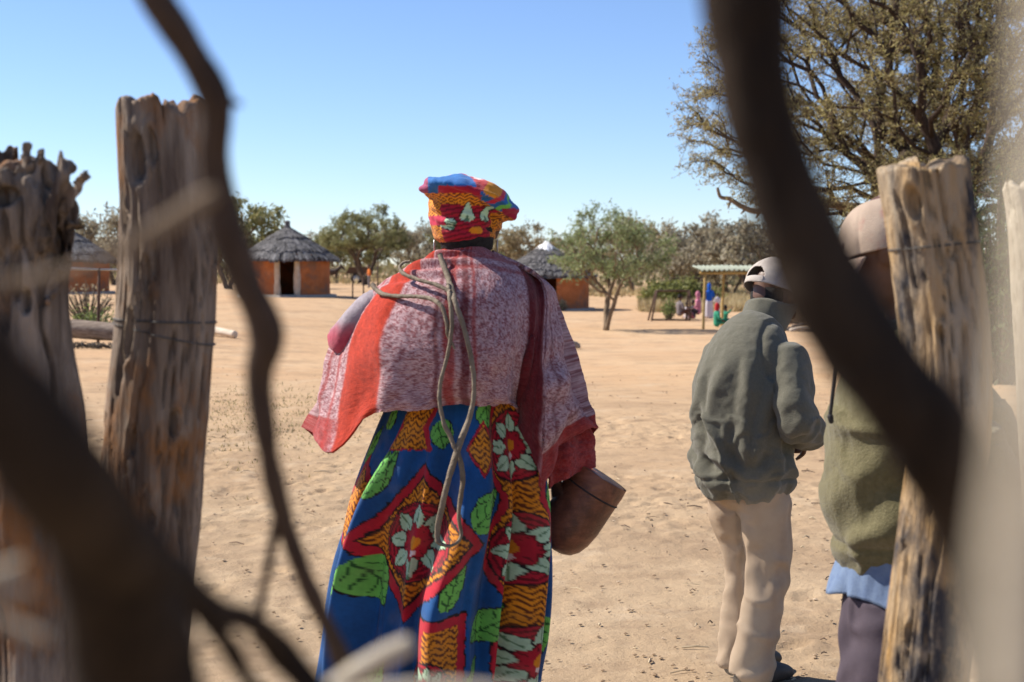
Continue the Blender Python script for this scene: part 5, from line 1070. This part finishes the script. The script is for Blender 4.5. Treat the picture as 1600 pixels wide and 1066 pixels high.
def cap_obj(parent, hd, fdir, upd, s, m, opening=True):
    """Baseball cap: six-panel crown with a strap opening behind, brim and button."""
    f = np.array(fdir, float); f /= np.linalg.norm(f); u = np.array(upd, float); u -= f * u.dot(f); u /= np.linalg.norm(u); r = np.cross(f, u); c0 = np.array(hd) + u * .006 * s - f * .006 * s
    e = None; na, nz = 180, 44; ph = np.linspace(0, 2 * np.pi, na, endpoint=False); A = Acc(); tz = np.linspace(0, 1, nz); Vs = []
    for t in tz:
        k = math.cos(t * math.pi / 2) ** .62; seam = 1 - .03 * np.exp(-((((ph + np.pi / 6) % (np.pi / 3)) - np.pi / 6) / .05) ** 2) * (1 - t); Vs.append(c0 + np.outer(np.sin(ph) * .088 * s * k * seam, r) + np.outer(np.cos(ph) * .107 * s * k * seam, f) + u * (.108 * s * math.sin(t * math.pi / 2) - .004 ))
    V = np.concatenate(Vs); i = np.arange(nz - 1)[:, None] * na; j = np.arange(na)[None]; j2 = (j + 1) % na; Q = np.stack([i + j, i + j2, i + na + j2, i + na + j], -1).reshape(-1, 4)
    if opening:
        cq = V[Q].mean(1) - c0; back = -(cq @ f); side = cq @ r; hgt = cq @ u; keep = ~((back > 0) & ((side / (.036 * s)) ** 2 + ((hgt - .014 * s) / (.040 * s)) ** 2 < 1) & (hgt > .014 * s)); Q = Q[keep]
    V = V + .0035 * np.stack([fbm(V * 16, 2, k) for k in (4, 5, 6)], 1); A.add(V, Q); crown = mk("cap", A, m, parent); so = crown.modifiers.new("t", 'SOLIDIFY'); so.thickness = .003
    A = Acc(); nb = 9; a = np.linspace(-1.15, 1.15, 30); rows = []
    for k in range(nb):
        t = k / (nb - 1); rows.append(c0 + np.outer(np.sin(a) * .088 * s * (1 + .02 * t), r) + np.outer(np.cos(a) * .107 * s + t * .075 * s * np.cos(a * 1.1), f) + np.outer(-.004 - .02 * t * s - .022 * s * (np.sin(a)) ** 2 * (.4 + t * .6), u))
    V = np.concatenate(rows); i = np.arange(nb - 1)[:, None] * 30; j = np.arange(29)[None]; A.add(V, np.stack([i + j, i + j + 1, i + 30 + j + 1, i + 30 + j], -1).reshape(-1, 4)); o = mk("brim", A, m, crown); so = o.modifiers.new("t", 'SOLIDIFY'); so.thickness = .004
    A = Acc(); V, F = tube([c0 + u * .103 * s, c0 + u * .112 * s], [.009 * s, .006 * s], 10, ref=r); A.add(V, F); mk("button", A, m, crown)
    if opening:
        A = Acc(); aa = np.linspace(np.pi - .42, np.pi + .42, 12); pts = [c0 + r * math.sin(t) * .09 * s + f * math.cos(t) * .109 * s + u * .006 * s for t in aa]; V, F = tube(pts, [(.011 * s, .0022)] * 12, 8, ref=u); A.add(V, F); mk("strap", A, m, crown)
    return crown
cap_obj(man, hd, fdir, upd, 1.14, M['capgrey'])
A = Acc(); u_ = upd / np.linalg.norm(upd); f_ = fdir / np.linalg.norm(fdir); V, F = tube([hd - f_ * .035 - u_ * .055, hd - f_ * .03 - u_ * .02, hd - f_ * .012 + u_ * .02], [(.060, .048), (.070, .066), (.070, .074)], 24, ref=(1, 0, 0), cap=.3); A.add(V, F); mk("hair", A, M['hair'], man)
Rm = np.array(Matrix.Rotation(R(-48), 3, 'Z')); mb = on_ground(1170, YM)
pa = mb + Rm @ (RH + np.array([.0, .02, .02])); A = Acc(); pdir = Rm @ np.array([.55, .8, .35]); pdir /= np.linalg.norm(pdir); V, F = tube([[0, 0, 0], pdir * .06, pdir * .13, pdir * .15], [.007, .0075, .0075, .005], 10, ref=(0, 0, 1)); A.add(V, F); o = mk("pen", A, M['pen']); o.location = pa + pdir * .02; tag(o, "short red-brown pen in the hand of the fleece wearer", "pen")

# ------------------------------------------------------------------ the man in the olive jersey behind the post
YO = 3.02
ob2 = on_ground(1424, YO); man2 = empty("person", ob2, R(66), "person in olive jersey, blue shirt tail and faded cap behind the split post", "person")
hd2 = np.array([-.02, .045, 1.53]); fd2 = np.array([0, .96, -.22]); ud2 = np.array([0, .22, .96])
B = Acc(); head(B, hd2, fd2, ud2, .95); etube(B, [(0, -.02, 1.33), (0, 0, 1.41), (0, .02, 1.46)], [(.06, .06), (.055, .056), (.054, .058)], 14)
etube(B, [(0, 0, .78), (0, 0, 1.0), (0, -.01, 1.2), (0, -.02, 1.36)], [(.15, .11), (.14, .11), (.165, .11), (.08, .07)], 16)
for sg in (1, -1):
    sh = np.array([sg * .18, -.02, 1.30]); el = np.array([sg * .21, -.19, 1.06]); wr = np.array([sg * .075, -.235, .93]); etube(B, [sh, (sh + el) / 2, el], [.05, .045, .04], 12); etube(B, [el, (el + wr) / 2, wr], [.04, .034, .027], 12); hand(B, wr, wr - el, (0, -1, .1), .98, .45, -sg)
    etube(B, [(sg * .09, 0, .82), (sg * .1, .03, .46), (sg * .1, -.01, .08), (sg * .1, .1, .035)], [.09, .058, .042, .036], 12)
V, F = remesh(B, .0075, 2); ob("body", build_mesh("body", V, F), M['skin'], man2)
J = Acc(); etube(J, [(0, .0, .865), (0, .01, .92), (0, .02, 1.02), (0, .01, 1.15), (0, -.01, 1.27), (0, -.02, 1.345), (0, -.01, 1.40)], [(.175, .135), (.19, .155), (.195, .165), (.2, .155), (.185, .13), (.12, .095), (.075, .07)], 36, cap=.15)
for sg in (1, -1):
    sh = np.array([sg * .165, -.02, 1.285]); el = np.array([sg * .215, -.19, 1.06]); wr = np.array([sg * .09, -.23, .935]); etube(J, [sh, (sh + el) / 2, el], [.078, .07, .062], 18); etube(J, [el, (el + wr) / 2, wr], [.062, .056, .045], 18, ref=(0, 0, 1), cap=.3)
def jf(V, N_):
    w_ = fbm(V * np.array([4, 4, 4]), 3, 14); z_ = V[:, 2]; return .016 * w_ + .012 * smooth(.6, 1, 1 - np.abs(fbm(V * np.array([6, 6, 8]), 2, 5))) * (z_ < 1.2) + .006 * np.sin(z_ * 42 + V[:, 1] * 22 + 3 * w_) * (1 - smooth(1.0, 1.25, z_)) + .0015 * fbm(V * 50, 2, 2) - .009 * np.exp(-((z_ - .915) / .008) ** 2) * (np.hypot(V[:, 0], V[:, 1]) < .26)
clothe(J, .007, 5, jf, "jersey", M['olive'], man2)
# shirt tail below the jersey
nu, nv = 120, 14; uu, vv = np.meshgrid(np.linspace(0, 2 * np.pi, nu, endpoint=False), np.linspace(0, 1, nv)); fq = np.stack([np.cos(uu) * 2.6, np.sin(uu) * 2.6, vv * .5], -1).reshape(-1, 3); fl = (.022 * fbm(fq, 3, 5) + .010 * np.sin(uu.ravel() * 7 + 3 * vn(fq, 2))).reshape(uu.shape) * vv; V = np.stack([(.168 + .02 * vv + fl) * np.sin(uu), (.135 + .028 * vv + fl) * np.cos(uu), .90 - (.105 + .018 * np.sin(uu * 2 + .6) + .02 * vn(fq * .8, 9).reshape(uu.shape)) * vv], -1).reshape(-1, 3)
i = np.arange(nv - 1)[:, None] * nu; j = np.arange(nu)[None]; j2 = (j + 1) % nu; A = Acc(); A.add(V, np.stack([i + j, i + j2, i + nu + j2, i + nu + j], -1).reshape(-1, 4)); o = mk("shirt_tail", A, M['denim'], man2); so = o.modifiers.new("t", 'SOLIDIFY'); so.thickness = .003
T_ = Acc(); etube(T_, [(0, 0, .9), (0, 0, .82), (0, .0, .74)], [(.155, .12), (.165, .135), (.155, .13)], 28, cap=.3)
for sg in (1, -1): etube(T_, [(sg * .085, 0, .8), (sg * .092, .015, .64), (sg * .098, .03, .46), (sg * .1, 0, .24), (sg * .1, -.01, .05)], [(.1, .118), (.098, .108), (.082, .09), (.078, .085), (.08, .09)], 24, cap=.1)
clothe(T_, .0085, 4, tfold, "trousers", M['purple'], man2)
for sg in (1, -1):
    A = Acc(); etube(A, [(sg * .1, -.06, .045), (sg * .1, .02, .05), (sg * .1, .12, .042), (sg * .1, .2, .028)], [(.034, .04), (.042, .05), (.046, .04), (.036, .026)], 14); V, F = remesh(A, .009, 2); V[:, 2] = np.maximum(V[:, 2], .002); ob("shoe", build_mesh("shoe", V, F), M['shoe'], man2)
cap_obj(man2, hd2, fd2, ud2, .97, M['captan'], opening=False)
A = Acc(); V, F = tube([hd2 + np.array([0, -.035, -.05]), hd2 + np.array([0, -.03, -.02]), hd2 + np.array([0, -.012, .03])], [(.062, .05), (.072, .07), (.076, .083)], 24, cap=.3); A.add(V, F); mk("hair", A, M['hair'], man2)
# dark cord hanging from the front of the jersey wearer
pts = [P(1306, 560, 2.85), P(1303, 596, 2.85), P(1300, 625, 2.85), P(1297, 650, 2.85)]; b0 = pts[0]; A = Acc(); V, F = tube(cr([q_ - b0 for q_ in pts], 6), [.004] * 19, 8); A.add(V, F); V, F = tube([pts[-1] - b0, P(1299, 660, 2.85) - b0], [.0065, .005], 8); A.add(V, F); o = mk("cord", A, M['black']); o.location = b0; tag(o, "thin dark cord dangling before the olive jersey", "cord")
